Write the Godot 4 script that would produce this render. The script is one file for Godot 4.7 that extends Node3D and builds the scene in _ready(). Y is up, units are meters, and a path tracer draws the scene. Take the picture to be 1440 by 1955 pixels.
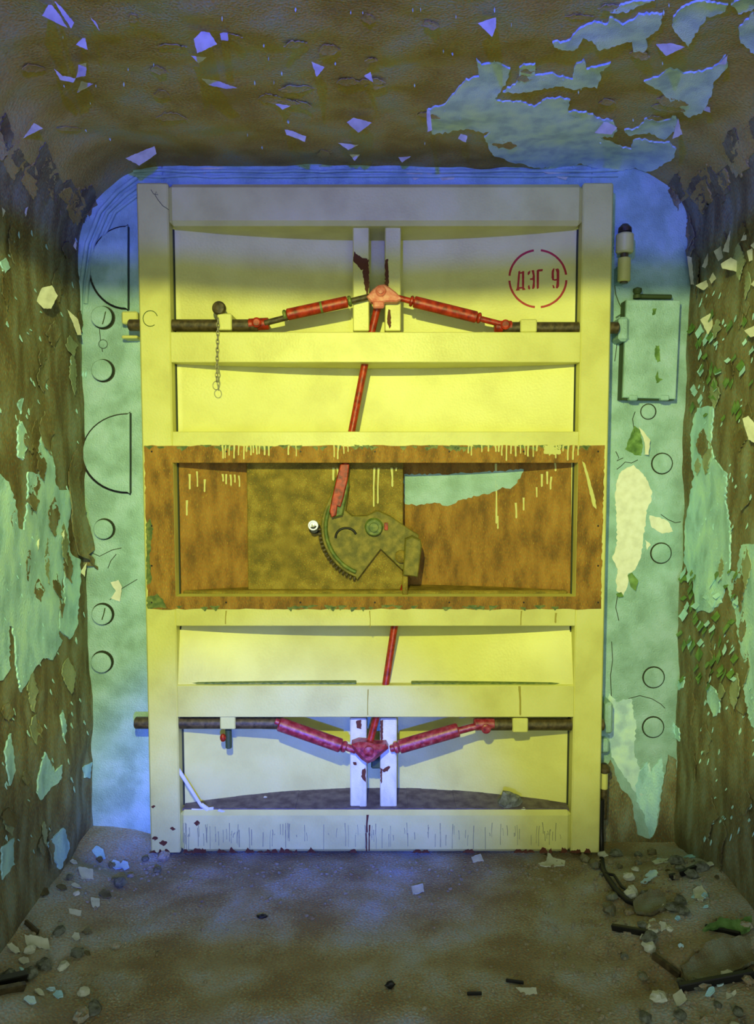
extends Node3D
# A steel blast door at the end of a small, peeling concrete passage. Metres; the door's front face is z = 0.

const FOCAL := 1480.0            # pixels, of a 1440 x 1955 frame
const PITCH := 0.0721            # the camera looks down a little
const EYE := Vector3(0, 1.15, 2.2)
const FRAME_Z := -0.10           # front of the steel frame round the door
const X0 := -0.868               # left wall
const X1 := 0.908                # right wall
const Y0 := -0.03                # floor
const Y1 := 1.982                # ceiling
const MOUTH := 3.7               # where the passage opens behind the camera
const R_LEFT := 0.25             # rounded upper corners of the passage
const R_RIGHT := 0.19
const OPEN := 0.578              # half the width of the door's bays

const SKY := Color(0.933, 1.000, 0.992)
const SKY_POWER := 2.75
const YELLOW := Color(0.981, 1.000, 0.497)
const YELLOW_POWER := 3.55
const YELLOW_ANGLE := 62.0
const YELLOW_SOFT := 0.85
const BLUE := Color(0.168, 0.133, 1.000)
const BLUE_POWER := 2.50
const FOOT := Color(0.043, 0.261, 1.000)
const FOOT_POWER := 9.00
const FOOT_ANGLE := 20.0
const EXPOSURE := 1.0

var M := {}
var rough := FastNoiseLite.new()
var fine_rough := FastNoiseLite.new()
var rng := RandomNumberGenerator.new()
var wall_left: Node3D
var wall_right: Node3D
var wall_back: Node3D
var ceiling: Node3D
var floor_node: Node3D
var door: Node3D


class Shape:
	var v := PackedVector3Array()
	var n := PackedVector3Array()
	func tri(a: Vector3, b: Vector3, c: Vector3, na: Vector3, nb: Vector3, nc: Vector3):
		var g := (c - a).cross(b - a)
		if g.dot(na + nb + nc) < 0.0:
			v.append_array([a, c, b]); n.append_array([na, nc, nb])
		else:
			v.append_array([a, b, c]); n.append_array([na, nb, nc])
	func quad(a: Vector3, b: Vector3, c: Vector3, d: Vector3, m: Vector3):
		tri(a, b, c, m, m, m); tri(a, c, d, m, m, m)
	func mesh() -> ArrayMesh:
		var arr := []
		arr.resize(Mesh.ARRAY_MAX)
		arr[Mesh.ARRAY_VERTEX] = v
		arr[Mesh.ARRAY_NORMAL] = n
		var m := ArrayMesh.new()
		m.add_surface_from_arrays(Mesh.PRIMITIVE_TRIANGLES, arr)
		return m


# ---------------------------------------------------------------- camera, light, then everything
func lamp(called: String, label: String, at: Vector3, to: Vector3, angle: float, soft: float, colour: Color, energy: float, size: float):
	var t := thing(called, label, "lamp")  # unseen fitting, added for its light
	t.position = at
	t.basis = Basis.looking_at(to - at)
	var s := Shape.new()
	add_lathe(s, Transform3D(Basis(Vector3.RIGHT, Vector3.BACK, Vector3.DOWN), Vector3(0, 0, 0.004)), [[size * 1.04, 0.0], [size * 1.04, 0.016], [size * 0.8, 0.02], [0.0, 0.02]], 16)
	obj("housing", s, M.lamp_black, t)
	s = Shape.new()
	add_lathe(s, Transform3D(Basis(Vector3.RIGHT, Vector3.BACK, Vector3.DOWN), Vector3.ZERO), [[0.0, -0.002], [size, -0.002], [size, 0.002], [0.0, 0.002]], 16)
	var m := StandardMaterial3D.new()
	m.albedo_color = Color.WHITE
	m.emission_enabled = true
	m.emission = colour
	m.emission_energy_multiplier = 0.5
	obj("glowing_lens", s, m, t)
	var l := SpotLight3D.new()
	l.name = "light"
	l.light_color = colour
	l.light_energy = energy
	l.light_size = size
	l.spot_range = 12.0
	l.spot_attenuation = 2.0
	l.spot_angle = angle
	l.spot_angle_attenuation = soft
	l.shadow_enabled = true
	l.position = Vector3(0, 0, -0.006)
	t.add_child(l)

func _ready():
	var cam := Camera3D.new()
	cam.name = "camera"
	cam.fov = rad_to_deg(2.0 * atan(977.5 / FOCAL))
	cam.position = EYE
	cam.rotation.x = -PITCH
	cam.near = 0.02
	add_child(cam)
	var env := Environment.new()
	env.background_mode = Environment.BG_COLOR
	env.background_color = SKY
	env.background_energy_multiplier = SKY_POWER
	env.tonemap_mode = Environment.TONE_MAPPER_LINEAR
	env.tonemap_exposure = EXPOSURE
	env.sdfgi_enabled = true
	env.ssao_enabled = true
	env.ssil_enabled = true
	var we := WorldEnvironment.new()
	we.name = "world"
	we.environment = env
	add_child(we)
	rough.seed = 4
	rough.noise_type = FastNoiseLite.TYPE_SIMPLEX_SMOOTH
	rough.frequency = 3.0
	rough.fractal_octaves = 2
	fine_rough.seed = 6
	fine_rough.frequency = 9.0
	fine_rough.fractal_octaves = 2
	rng.seed = 20
	make_materials()
	# unseen lamps added behind the camera for the light, with boards that cut it
	lamp("unseen_yellow_lamp", "unseen yellow lamp under the lower black board behind the camera", Vector3(-0.14, 1.7, 2.05), Vector3(0.1, 0.25, 0), YELLOW_ANGLE, YELLOW_SOFT, YELLOW, YELLOW_POWER, 0.011)
	lamp("added_blue_lamp", "unseen blue lamp added above the upper black board behind the camera", Vector3(-0.1, 1.79, 2.05), Vector3(0, 1.88, 0), 72.0, 0.8, BLUE, BLUE_POWER, 0.012)
	lamp("added_low_lamp", "unseen blue-white lamp added low behind the camera, aimed at the door's foot", Vector3(-0.05, 0.62, 2.0), Vector3(-0.24, 0.02, 0), FOOT_ANGLE, 1.0, FOOT, FOOT_POWER, 0.02)
	var sh := Shape.new()  # unseen boards added to cut the lamps' beams
	add_box(sh, Vector3(X0 + 0.02, 0, 0), Vector3(X1 - 0.02, 0.006, 0.72), 0.002, Transform3D(Basis(Vector3.RIGHT, -atan(0.077)), Vector3(0, 1.678, 1.55)))
	tag(obj("light_blocker", sh, M.lamp_black), "lower thin black board, added to block light, across the passage behind the camera", "board")
	sh = Shape.new()
	add_box(sh, Vector3(X0 + 0.02, 1.58, 1.9), Vector3(X1 - 0.02, 1.585, 2.06), 0.002)
	tag(obj("light_blocker", sh, M.lamp_black), "narrow black board, added to block light, below the unseen yellow lamp behind the camera", "board")
	sh = Shape.new()
	add_box(sh, Vector3(-0.5, 0.517, 1.72), Vector3(0.4, 0.523, 1.82), 0.002)
	tag(obj("light_blocker", sh, M.lamp_black), "short black board, added to block light, before the low lamp behind the camera", "board")
	sh = Shape.new()
	add_box(sh, Vector3(X0 + 0.03, 1.769, 1.55), Vector3(X1 - 0.03, 1.775, 2.27), 0.002)
	tag(obj("light_blocker", sh, M.lamp_black), "upper thin black board, added to block light, across the passage behind the camera", "board")
	build_passage()
	build_door()
	build_frame_fittings()
	build_peeling()
	build_lock()
	build_litter()


# ---------------------------------------------------------------- places
func ray(px: float, py: float) -> Vector3:
	var x := (px - 720.0) / FOCAL
	var y := (977.5 - py) / FOCAL
	return Vector3(x, y * cos(PITCH) - sin(PITCH), -(y * sin(PITCH) + cos(PITCH)))

func P(px: float, py: float, z := 0.0) -> Vector3:
	var d := ray(px, py)
	return EYE + d * ((z - EYE.z) / d.z)

func on_floor(px: float, py: float) -> Vector3:
	var d := ray(px, py)
	var p := EYE + d * ((Y0 - EYE.y) / d.y)
	return Vector3(p.x, ground(p.x, p.z), p.z)

func section(x: float, y: float) -> float:       # signed distance to the passage's cross-section, negative inside
	var cx := (X0 + X1) / 2.0
	var cy := (Y0 + Y1) / 2.0
	var r := 0.01
	if y > cy:
		r = R_LEFT if x < cx else R_RIGHT
	var qx := absf(x - cx) - (X1 - X0) / 2.0 + r
	var qy := absf(y - cy) - (Y1 - Y0) / 2.0 + r
	return minf(maxf(qx, qy), 0.0) + Vector2(maxf(qx, 0.0), maxf(qy, 0.0)).length() - r

func inward(x: float, y: float) -> Vector3:
	var e := 0.002
	return Vector3(section(x - e, y) - section(x + e, y), section(x, y - e) - section(x, y + e), 0).normalized()

func bump(p: Vector3) -> float:
	return rough.get_noise_3dv(p) * 0.011 + fine_rough.get_noise_3dv(p) * 0.005

func ground(x: float, z: float) -> float:        # the floor's height, with the spoil heaped along both walls
	var h := Y0 + rough.get_noise_2d(x * 2.0, z * 2.0) * 0.006
	h += 0.085 * smoothstep(0.48, 0.92, x + 0.1 * rough.get_noise_2d(z * 1.5, 9.0)) * smoothstep(-0.1, 0.25, z)
	h += 0.05 * smoothstep(0.62, 0.9, -x + 0.1 * rough.get_noise_2d(z * 1.5, 4.0))
	return h

func bow(x: float) -> float:                     # depth of the door's bowed back plate
	return -(0.046 + 0.112 * (1.0 - pow(clampf(x / OPEN, -1, 1), 2)))

func surface(q: Vector2, where: String) -> Array:   # [point, normal] on the thing named
	if where == "tunnel":
		var d := ray(q.x, q.y).normalized()
		var t := 0.3
		for k in 60:
			var p := EYE + d * t
			if p.z <= FRAME_Z:
				break
			var s := -section(p.x, p.y)
			if s < 0.0003:
				var m := inward(p.x, p.y)
				return [p + m * bump(p), m]
			t += maxf(s, 0.0003)
		return [P(q.x, q.y, FRAME_Z), Vector3.BACK]
	if where == "frame":
		return [P(q.x, q.y, FRAME_Z), Vector3.BACK]
	if where == "panel":
		var z := -0.1
		for k in 8:
			z = bow(P(q.x, q.y, z).x)
		var p := P(q.x, q.y, z)
		return [p, Vector3((bow(p.x - 0.01) - bow(p.x + 0.01)) / 0.02, 0, 1).normalized()]
	if where == "mount":
		return [P(q.x, q.y, -0.07), Vector3.BACK]
	if where == "floor":
		return [on_floor(q.x, q.y), Vector3.UP]
	return [P(q.x, q.y, float(where)), Vector3.BACK]


# ---------------------------------------------------------------- shapes
func add_box(s: Shape, lo: Vector3, hi: Vector3, b := 0.003, at := Transform3D()):
	var h := (hi - lo) / 2.0
	var c := (hi + lo) / 2.0
	b = minf(b, minf(h.x, minf(h.y, h.z)) * 0.6)
	var w := func(x, y, z): return at * (c + Vector3(x, y, z))
	for ax in 3:
		for sg in [-1.0, 1.0]:
			var u := (ax + 1) % 3
			var k := (ax + 2) % 3
			var q := []
			for t in [[-1, -1], [1, -1], [1, 1], [-1, 1]]:
				var p := Vector3()
				p[ax] = sg * h[ax]; p[u] = t[0] * (h[u] - b); p[k] = t[1] * (h[k] - b)
				q.append(at * (c + p))
			var m := Vector3()
			m[ax] = sg
			s.quad(q[0], q[1], q[2], q[3], (at.basis * m).normalized())
	for ax in 3:
		var u := (ax + 1) % 3
		var k := (ax + 2) % 3
		for su in [-1.0, 1.0]:
			for sk in [-1.0, 1.0]:
				var q := []
				for t in [[-1, 0], [1, 0], [1, 1], [-1, 1]]:
					var p := Vector3()
					p[ax] = t[0] * (h[ax] - b)
					p[u] = su * (h[u] - b * t[1]); p[k] = sk * (h[k] - b * (1 - t[1]))
					q.append(at * (c + p))
				var m := Vector3()
				m[u] = su; m[k] = sk
				s.quad(q[0], q[1], q[2], q[3], (at.basis * m).normalized())
	for sx in [-1.0, 1.0]:
		for sy in [-1.0, 1.0]:
			for sz in [-1.0, 1.0]:
				var m := (at.basis * Vector3(sx, sy, sz)).normalized()
				s.tri(w.call(sx * h.x, sy * (h.y - b), sz * (h.z - b)), w.call(sx * (h.x - b), sy * h.y, sz * (h.z - b)), w.call(sx * (h.x - b), sy * (h.y - b), sz * h.z), m, m, m)

func frame_for(d: Vector3) -> Basis:              # y along d
	var y := d.normalized()
	var x := y.cross(Vector3.BACK if absf(y.z) < 0.9 else Vector3.RIGHT).normalized()
	return Basis(x, y, x.cross(y))

func add_lathe(s: Shape, at: Transform3D, profile: Array, seg := 20):   # profile of [radius, height], about at's y
	for k in profile.size() - 1:
		var a: Array = profile[k]
		var b: Array = profile[k + 1]
		var sl := Vector2(b[1] - a[1], -(b[0] - a[0])).normalized()
		for i in seg:
			var u := TAU * i / seg
			var w := TAU * (i + 1) / seg
			var cu := Vector3(cos(u), 0, sin(u))
			var cw := Vector3(cos(w), 0, sin(w))
			var nu := (at.basis * (cu * sl.x + Vector3.UP * sl.y)).normalized()
			var nw := (at.basis * (cw * sl.x + Vector3.UP * sl.y)).normalized()
			var p: Vector3 = at * (cu * a[0] + Vector3.UP * a[1])
			var q: Vector3 = at * (cw * a[0] + Vector3.UP * a[1])
			var r: Vector3 = at * (cw * b[0] + Vector3.UP * b[1])
			var t: Vector3 = at * (cu * b[0] + Vector3.UP * b[1])
			s.tri(p, q, r, nu, nw, nw)
			s.tri(p, r, t, nu, nw, nu)

func add_rod(s: Shape, a: Vector3, b: Vector3, r: float, seg := 14, r2 := -1.0):
	if r2 < 0.0:
		r2 = r
	var l := (b - a).length()
	var c := minf(r, r2) * 0.18
	add_lathe(s, Transform3D(frame_for(b - a), a), [[0.0, 0.0], [r - c, 0.0], [r, c], [r2, l - c], [r2 - c, l], [0.0, l]], seg)

func add_path(s: Shape, pts: Array, r: float, seg := 8, closed := false):
	var n := pts.size()
	var rings := []
	for i in n:
		var a: Vector3 = pts[(i - 1 + n) % n] if closed else pts[maxi(i - 1, 0)]
		var b: Vector3 = pts[(i + 1) % n] if closed else pts[mini(i + 1, n - 1)]
		var f := frame_for(b - a)
		if rings.size():
			var pr: Vector3 = rings[-1][1]
			var x := (pr - f.y * pr.dot(f.y)).normalized()
			f = Basis(x, f.y, x.cross(f.y))
		rings.append([pts[i], f.x, f.z])
	for i in (n if closed else n - 1):
		var A: Array = rings[i]
		var B: Array = rings[(i + 1) % n]
		for k in seg:
			var u := TAU * k / seg
			var w := TAU * (k + 1) / seg
			var au: Vector3 = A[1] * cos(u) + A[2] * sin(u)
			var aw: Vector3 = A[1] * cos(w) + A[2] * sin(w)
			var bu: Vector3 = B[1] * cos(u) + B[2] * sin(u)
			var bw: Vector3 = B[1] * cos(w) + B[2] * sin(w)
			s.tri(A[0] + au * r, A[0] + aw * r, B[0] + bw * r, au, aw, bw)
			s.tri(A[0] + au * r, B[0] + bw * r, B[0] + bu * r, au, bw, bu)
	if not closed:
		for e in [0, n - 1]:
			var A: Array = rings[e]
			var m: Vector3 = (pts[0] - pts[1] if e == 0 else pts[n - 1] - pts[n - 2]).normalized()
			for k in seg:
				var u := TAU * k / seg
				var w := TAU * (k + 1) / seg
				s.tri(A[0], A[0] + (A[1] * cos(u) + A[2] * sin(u)) * r, A[0] + (A[1] * cos(w) + A[2] * sin(w)) * r, m, m, m)

func add_prism(s: Shape, poly: PackedVector2Array, z0: float, z1: float, b := 0.002):   # outline in x, y; bevelled towards z1
	var inner := PackedVector2Array()
	var n := poly.size()
	var turn := -1.0 if Geometry2D.is_polygon_clockwise(poly) else 1.0
	var outs := []
	for i in n:
		var e0 := (poly[i] - poly[(i - 1 + n) % n]).normalized()
		var e1 := (poly[(i + 1) % n] - poly[i]).normalized()
		var m := (Vector2(e0.y, -e0.x) + Vector2(e1.y, -e1.x)).normalized() * turn
		outs.append(m)
		inner.append(poly[i] - m * b)
	var t := Geometry2D.triangulate_polygon(inner)
	for k in range(0, t.size(), 3):
		var q := []
		for j in 3:
			q.append(Vector3(inner[t[k + j]].x, inner[t[k + j]].y, z1))
		s.tri(q[0], q[1], q[2], Vector3.BACK, Vector3.BACK, Vector3.BACK)
	for i in n:
		var j := (i + 1) % n
		var e := poly[j] - poly[i]
		var m := Vector3(e.y * turn, -e.x * turn, 0).normalized()
		var a := Vector3(poly[i].x, poly[i].y, z0)
		var c := Vector3(poly[j].x, poly[j].y, z0)
		var a1 := Vector3(poly[i].x, poly[i].y, z1 - b)
		var c1 := Vector3(poly[j].x, poly[j].y, z1 - b)
		s.quad(a, c, c1, a1, m)
		s.quad(a1, c1, Vector3(inner[j].x, inner[j].y, z1), Vector3(inner[i].x, inner[i].y, z1), (m + Vector3.BACK).normalized())

func outline(nums: Array, z: float) -> PackedVector2Array:   # measured corners, as x and y on the plane z
	var out := PackedVector2Array()
	for k in range(0, nums.size(), 2):
		var p := P(nums[k], nums[k + 1], z)
		out.append(Vector2(p.x, p.y))
	return out

func smooth_ring(pts: PackedVector2Array, step: float, rag: float) -> PackedVector2Array:
	var out := PackedVector2Array()
	for i in pts.size():
		var a := pts[i]
		var b := pts[(i + 1) % pts.size()]
		var k := maxi(1, int(round(a.distance_to(b) / step)))
		var side := (b - a).orthogonal().normalized()
		for j in k:
			out.append(a.lerp(b, float(j) / k) + side * rng.randf_range(-rag, rag))
	return out

# A film of paint or a chip: an outline laid on a surface, some thickness, its edge lifted towards dir.
func film(s: Shape, nums: Array, where: String, thick := 0.002, lift := 0.0, dir := Vector2.DOWN, rag := 1.2, step := 5.0):
	var pts := PackedVector2Array()
	for k in range(0, nums.size(), 2):
		pts.append(Vector2(nums[k], nums[k + 1]))
	var ring := smooth_ring(pts, step, rag)
	var box := Rect2(ring[0], Vector2.ZERO)
	for q in ring:
		box = box.expand(q)
	var all := ring.duplicate()
	var g := clampf(sqrt(box.size.x * box.size.y) / 9.0, 2.0, 14.0)
	var y := box.position.y
	while y < box.end.y:
		var x := box.position.x
		while x < box.end.x:
			var q := Vector2(x, y) + Vector2(rng.randf(), rng.randf()) * g * 0.5
			if Geometry2D.is_point_in_polygon(q, ring):
				all.append(q)
			x += g
		y += g
	var t := Geometry2D.triangulate_delaunay(all)
	var mid := box.get_center()
	var ext := absf(box.size.x * dir.x) + absf(box.size.y * dir.y) + 0.001
	var top := PackedVector3Array()
	var low := PackedVector3Array()
	var nor := PackedVector3Array()
	for i in all.size():
		var f := surface(all[i], where)
		var k := clampf((all[i] - mid).dot(dir) / ext + 0.5, 0, 1)
		var h := thick + lift * pow(k, 1.6)
		if i < ring.size():
			h += thick * rng.randf_range(0.0, 0.6)
		top.append(f[0] + f[1] * h)
		low.append(f[0] + f[1] * (h - thick - (0.0015 if lift == 0.0 else 0.0)))
		nor.append(Vector3.ZERO)
	var kept := []
	for k in range(0, t.size(), 3):
		var a := t[k]
		var b := t[k + 1]
		var c := t[k + 2]
		if not Geometry2D.is_point_in_polygon((all[a] + all[b] + all[c]) / 3.0, ring):
			continue
		var m := (top[b] - top[a]).cross(top[c] - top[a])
		var away: Vector3 = EYE - top[a]
		if m.dot(away) < 0.0:
			m = -m
		nor[a] += m; nor[b] += m; nor[c] += m
		kept.append([a, b, c])
	for i in nor.size():
		nor[i] = nor[i].normalized() if nor[i].length() > 0.0 else Vector3.BACK
	for f in kept:
		s.tri(top[f[0]], top[f[1]], top[f[2]], nor[f[0]], nor[f[1]], nor[f[2]])
		s.tri(low[f[0]], low[f[1]], low[f[2]], -nor[f[0]], -nor[f[1]], -nor[f[2]])
	for i in ring.size():
		var j := (i + 1) % ring.size()
		var m := (top[j] - top[i]).cross(nor[i]).normalized()
		var c := surface(mid, where)
		if m.dot(top[i] - c[0]) < 0.0:
			m = -m
		s.quad(top[i], top[j], low[j], low[i], m)


# ---------------------------------------------------------------- nodes
func obj(called: String, s: Shape, mat: Material, parent: Node = self) -> MeshInstance3D:
	var o := MeshInstance3D.new()
	o.name = called
	o.mesh = s.mesh()
	o.material_override = mat
	parent.add_child(o, true)
	if parent == self:
		o.name = numbered(called, o)
	return o

func numbered(called: String, me: Node) -> String:
	var k := 0
	var want := called
	while has_node(want) and get_node(want) != me:
		k += 1
		want = "%s_%03d" % [called, k]
	return want

func thing(called: String, label: String, category: String, group := "") -> Node3D:
	var o := Node3D.new()
	add_child(o, true)
	o.name = numbered(called, o)
	return tag(o, label, category, group)

func tag(o: Node3D, label: String, category: String, group := "") -> Node3D:
	o.set_meta("label", label)
	o.set_meta("category", category)
	if group:
		o.set_meta("group", group)
	return o

func setting(called: String, label: String) -> Node3D:
	var o := Node3D.new()
	o.name = called
	add_child(o)
	o.set_meta("kind", "structure")
	o.set_meta("label", label)
	return o

func bits(o: Node3D) -> Node3D:
	o.set_meta("kind", "stuff")
	return o


# ---------------------------------------------------------------- materials
func noise_bytes(seed_: int, freq: float, oct: int, size := 512, kind := FastNoiseLite.TYPE_SIMPLEX_SMOOTH) -> PackedByteArray:
	var n := FastNoiseLite.new()
	n.seed = seed_
	n.noise_type = kind
	n.frequency = freq
	n.fractal_octaves = oct
	return n.get_seamless_image(size, size, false, false, 0.15).get_data()

# colours[0..2]: dark, middle, light of the broad pattern; fleck: colour of the specks, and how many
func paint(called: String, a: Color, b: Color, c: Color, fleck: Color, amount: float, scale := Vector3.ONE, rough_ := 0.6, relief := 0.0, seed_ := 1, coarse := 0.012, grain := 0.2, spec := 0.5) -> StandardMaterial3D:
	var size := 512
	var big := noise_bytes(seed_, coarse, 5, size)
	var fine := noise_bytes(seed_ + 7, 0.22, 3, size)
	var tint := noise_bytes(seed_ + 13, 0.3, 2, size)
	var px := PackedByteArray()
	px.resize(size * size * 3)
	for i in size * size:
		var t := clampf((big[i] / 255.0 - 0.5) * 1.5 + 0.5 + (fine[i] / 255.0 - 0.5) * grain, 0, 1)
		var k := a.lerp(b, t * 2.0) if t < 0.5 else b.lerp(c, t * 2.0 - 1.0)
		var w := clampf((fine[i] / 255.0 - (1.0 - amount)) * 8.0, 0, 1) * 0.8
		k = k.lerp(fleck, w)
		var h := (tint[i] / 255.0 - 0.5) * grain * 0.5
		px[i * 3] = int(clampf(k.r + h, 0, 1) * 255.0)
		px[i * 3 + 1] = int(clampf(k.g + (fine[i] / 255.0 - 0.5) * grain * 0.15, 0, 1) * 255.0)
		px[i * 3 + 2] = int(clampf(k.b - h * 0.6, 0, 1) * 255.0)
	var m := StandardMaterial3D.new()
	m.resource_name = called
	m.albedo_texture = ImageTexture.create_from_image(Image.create_from_data(size, size, false, Image.FORMAT_RGB8, px))
	m.uv1_triplanar = true
	m.uv1_world_triplanar = true
	m.uv1_scale = scale
	m.roughness = rough_
	m.metallic_specular = spec
	if relief > 0.0:
		var hm := PackedByteArray()
		hm.resize(size * size)
		for i in size * size:
			hm[i] = int(clampf(big[i] * 0.3 + fine[i] * 0.6 + 12.0, 0, 255))
		var im := Image.create_from_data(size, size, false, Image.FORMAT_L8, hm)
		im.convert(Image.FORMAT_RGBA8)
		im.bump_map_to_normal_map(relief)
		m.normal_enabled = true
		m.normal_texture = ImageTexture.create_from_image(im)
	M[called] = m
	return m

func plain(called: String, c: Color, rough_ := 0.6, metal := 0.0) -> StandardMaterial3D:
	var m := StandardMaterial3D.new()
	m.resource_name = called
	m.albedo_color = c
	m.roughness = rough_
	m.metallic = metal
	M[called] = m
	return m

func rgb(r: int, g: int, b: int) -> Color:
	return Color(r / 255.0, g / 255.0, b / 255.0)

func make_materials():
	paint("cream", rgb(212, 209, 124), rgb(224, 223, 136), rgb(229, 228, 148), rgb(170, 160, 80), 0.1, Vector3(1.1, 1.1, 1.1), 0.42, 0.35, 3, 0.008, 0.08)
	paint("frame_green", rgb(141, 179, 178), rgb(160, 200, 204), rgb(175, 212, 224), rgb(94, 116, 100), 0.14, Vector3(1.5, 1.5, 1.5), 0.6, 2.0, 5, 0.012, 0.12)
	paint("rust", rgb(114, 83, 27), rgb(152, 110, 39), rgb(173, 131, 55), rgb(225, 202, 86), 0.2, Vector3(2.2, 0.8, 2.2), 0.75, 1.5, 9, 0.02, 0.45)
	paint("mount", rgb(110, 96, 30), rgb(135, 115, 38), rgb(160, 139, 56), rgb(221, 204, 92), 0.22, Vector3(1.6, 1.6, 1.6), 0.75, 1.5, 11, 0.02, 0.4)
	paint("olive_wall", rgb(100, 90, 63), rgb(126, 123, 91), rgb(140, 149, 133), rgb(186, 211, 191), 0.22, Vector3(2.4, 0.7, 2.4), 0.85, 2.5, 21, 0.012, 0.7)
	paint("olive_ceiling", rgb(159, 138, 64), rgb(181, 164, 96), rgb(173, 175, 139), rgb(97, 92, 62), 0.18, Vector3(1.2, 1.2, 1.2), 0.9, 2.0, 23, 0.007, 0.6)
	paint("teal", rgb(149, 199, 216), rgb(179, 231, 251), rgb(203, 252, 255), rgb(130, 154, 135), 0.16, Vector3(2.0, 0.9, 2.0), 0.7, 2.0, 25, 0.014, 0.18)
	paint("blue_grey", rgb(179, 214, 240), rgb(208, 242, 255), rgb(224, 255, 255), rgb(149, 164, 164), 0.16, Vector3(2.0, 2.0, 2.0), 0.75, 2.0, 27, 0.014, 0.16)
	paint("flake", rgb(196, 200, 176), rgb(214, 218, 196), rgb(226, 230, 210), rgb(170, 176, 140), 0.12, Vector3(4, 4, 4), 0.6, 1.0, 29, 0.014, 0.1)
	paint("green_flake", rgb(70, 110, 50), rgb(100, 140, 70), rgb(130, 170, 100), rgb(60, 80, 40), 0.14, Vector3(4, 4, 4), 0.55, 1.0, 31, 0.014, 0.2)
	paint("soil", rgb(142, 126, 92), rgb(168, 160, 130), rgb(178, 187, 198), rgb(219, 237, 255), 0.18, Vector3(1.2, 1.2, 1.2), 0.9, 2.5, 33, 0.007, 0.7)
	paint("stone", rgb(70, 70, 56), rgb(112, 116, 100), rgb(150, 156, 140), rgb(60, 56, 40), 0.16, Vector3(5, 5, 5), 0.9, 4.0, 35, 0.02, 0.4)
	paint("red_paint", rgb(110, 34, 14), rgb(172, 44, 20), rgb(200, 72, 40), rgb(96, 64, 26), 0.2, Vector3(6, 6, 6), 0.32, 2.0, 37, 0.014, 0.4)
	paint("pink_paint", rgb(206, 96, 80), rgb(222, 128, 112), rgb(230, 160, 140), rgb(170, 70, 50), 0.14, Vector3(7, 7, 7), 0.4, 2.0, 39, 0.014, 0.2)
	paint("crimson", rgb(100, 28, 34), rgb(156, 38, 52), rgb(178, 100, 100), rgb(84, 50, 36), 0.2, Vector3(7, 7, 7), 0.32, 2.0, 49, 0.014, 0.4)  # red paint tinted for the bluish light low on the door, plus dust
	paint("dark_steel", rgb(44, 36, 22), rgb(78, 66, 40), rgb(104, 90, 60), rgb(110, 50, 20), 0.16, Vector3(7, 7, 7), 0.4, 3.0, 41, 0.014, 0.4)
	paint("quadrant_green", rgb(70, 92, 40), rgb(98, 118, 54), rgb(132, 140, 66), rgb(190, 190, 90), 0.16, Vector3(6, 6, 6), 0.45, 2.0, 43, 0.014, 0.2)
	paint("post_paint", rgb(208, 210, 176), rgb(226, 226, 196), rgb(236, 236, 214), rgb(120, 70, 30), 0.1, Vector3(3, 1.5, 3), 0.5, 1.0, 45, 0.014, 0.1)
	paint("plaster", rgb(236, 236, 230), rgb(246, 246, 240), rgb(252, 252, 250), rgb(220, 222, 210), 0.12, Vector3(4, 4, 4), 0.8, 1.5, 47, 0.014, 0.05)
	paint("dust", rgb(84, 76, 84), rgb(104, 96, 104), rgb(120, 114, 116), rgb(190, 190, 190), 0.12, Vector3(3, 3, 3), 0.9, 2.0, 51, 0.014, 0.3)
	paint("sector", rgb(100, 96, 34), rgb(124, 115, 42), rgb(148, 134, 56), rgb(206, 202, 96), 0.2, Vector3(3, 3, 3), 0.6, 1.5, 53, 0.02, 0.3)
	paint("scab", rgb(84, 74, 46), rgb(106, 98, 66), rgb(124, 122, 92), rgb(60, 52, 34), 0.2, Vector3(2.4, 1.0, 2.4), 0.85, 2.5, 55, 0.014, 0.6)
	paint("scab_pale", rgb(128, 140, 112), rgb(150, 164, 136), rgb(164, 180, 156), rgb(100, 104, 70), 0.2, Vector3(2.4, 1.0, 2.4), 0.8, 2.5, 57, 0.014, 0.5)
	plain("rust_spot", rgb(92, 44, 12), 0.7)
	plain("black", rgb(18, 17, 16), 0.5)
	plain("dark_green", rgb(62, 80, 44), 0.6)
	plain("crack_and_shade", rgb(44, 52, 34), 0.7)  # for cracks, and for shade painted on bolt rims and bay edges
	plain("stain", rgb(168, 156, 60), 0.6)
	plain("dirt_run", rgb(150, 150, 104), 0.6)
	plain("drip", rgb(214, 214, 132), 0.5)
	plain("stencil", rgb(176, 14, 30), 0.55)
	plain("chrome", rgb(226, 226, 220), 0.25, 0.4)
	plain("plastic", rgb(224, 228, 236), 0.4)
	plain("steel", rgb(150, 146, 128), 0.4, 0.6)
	plain("lamp_black", rgb(40, 40, 42), 0.6)


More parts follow.
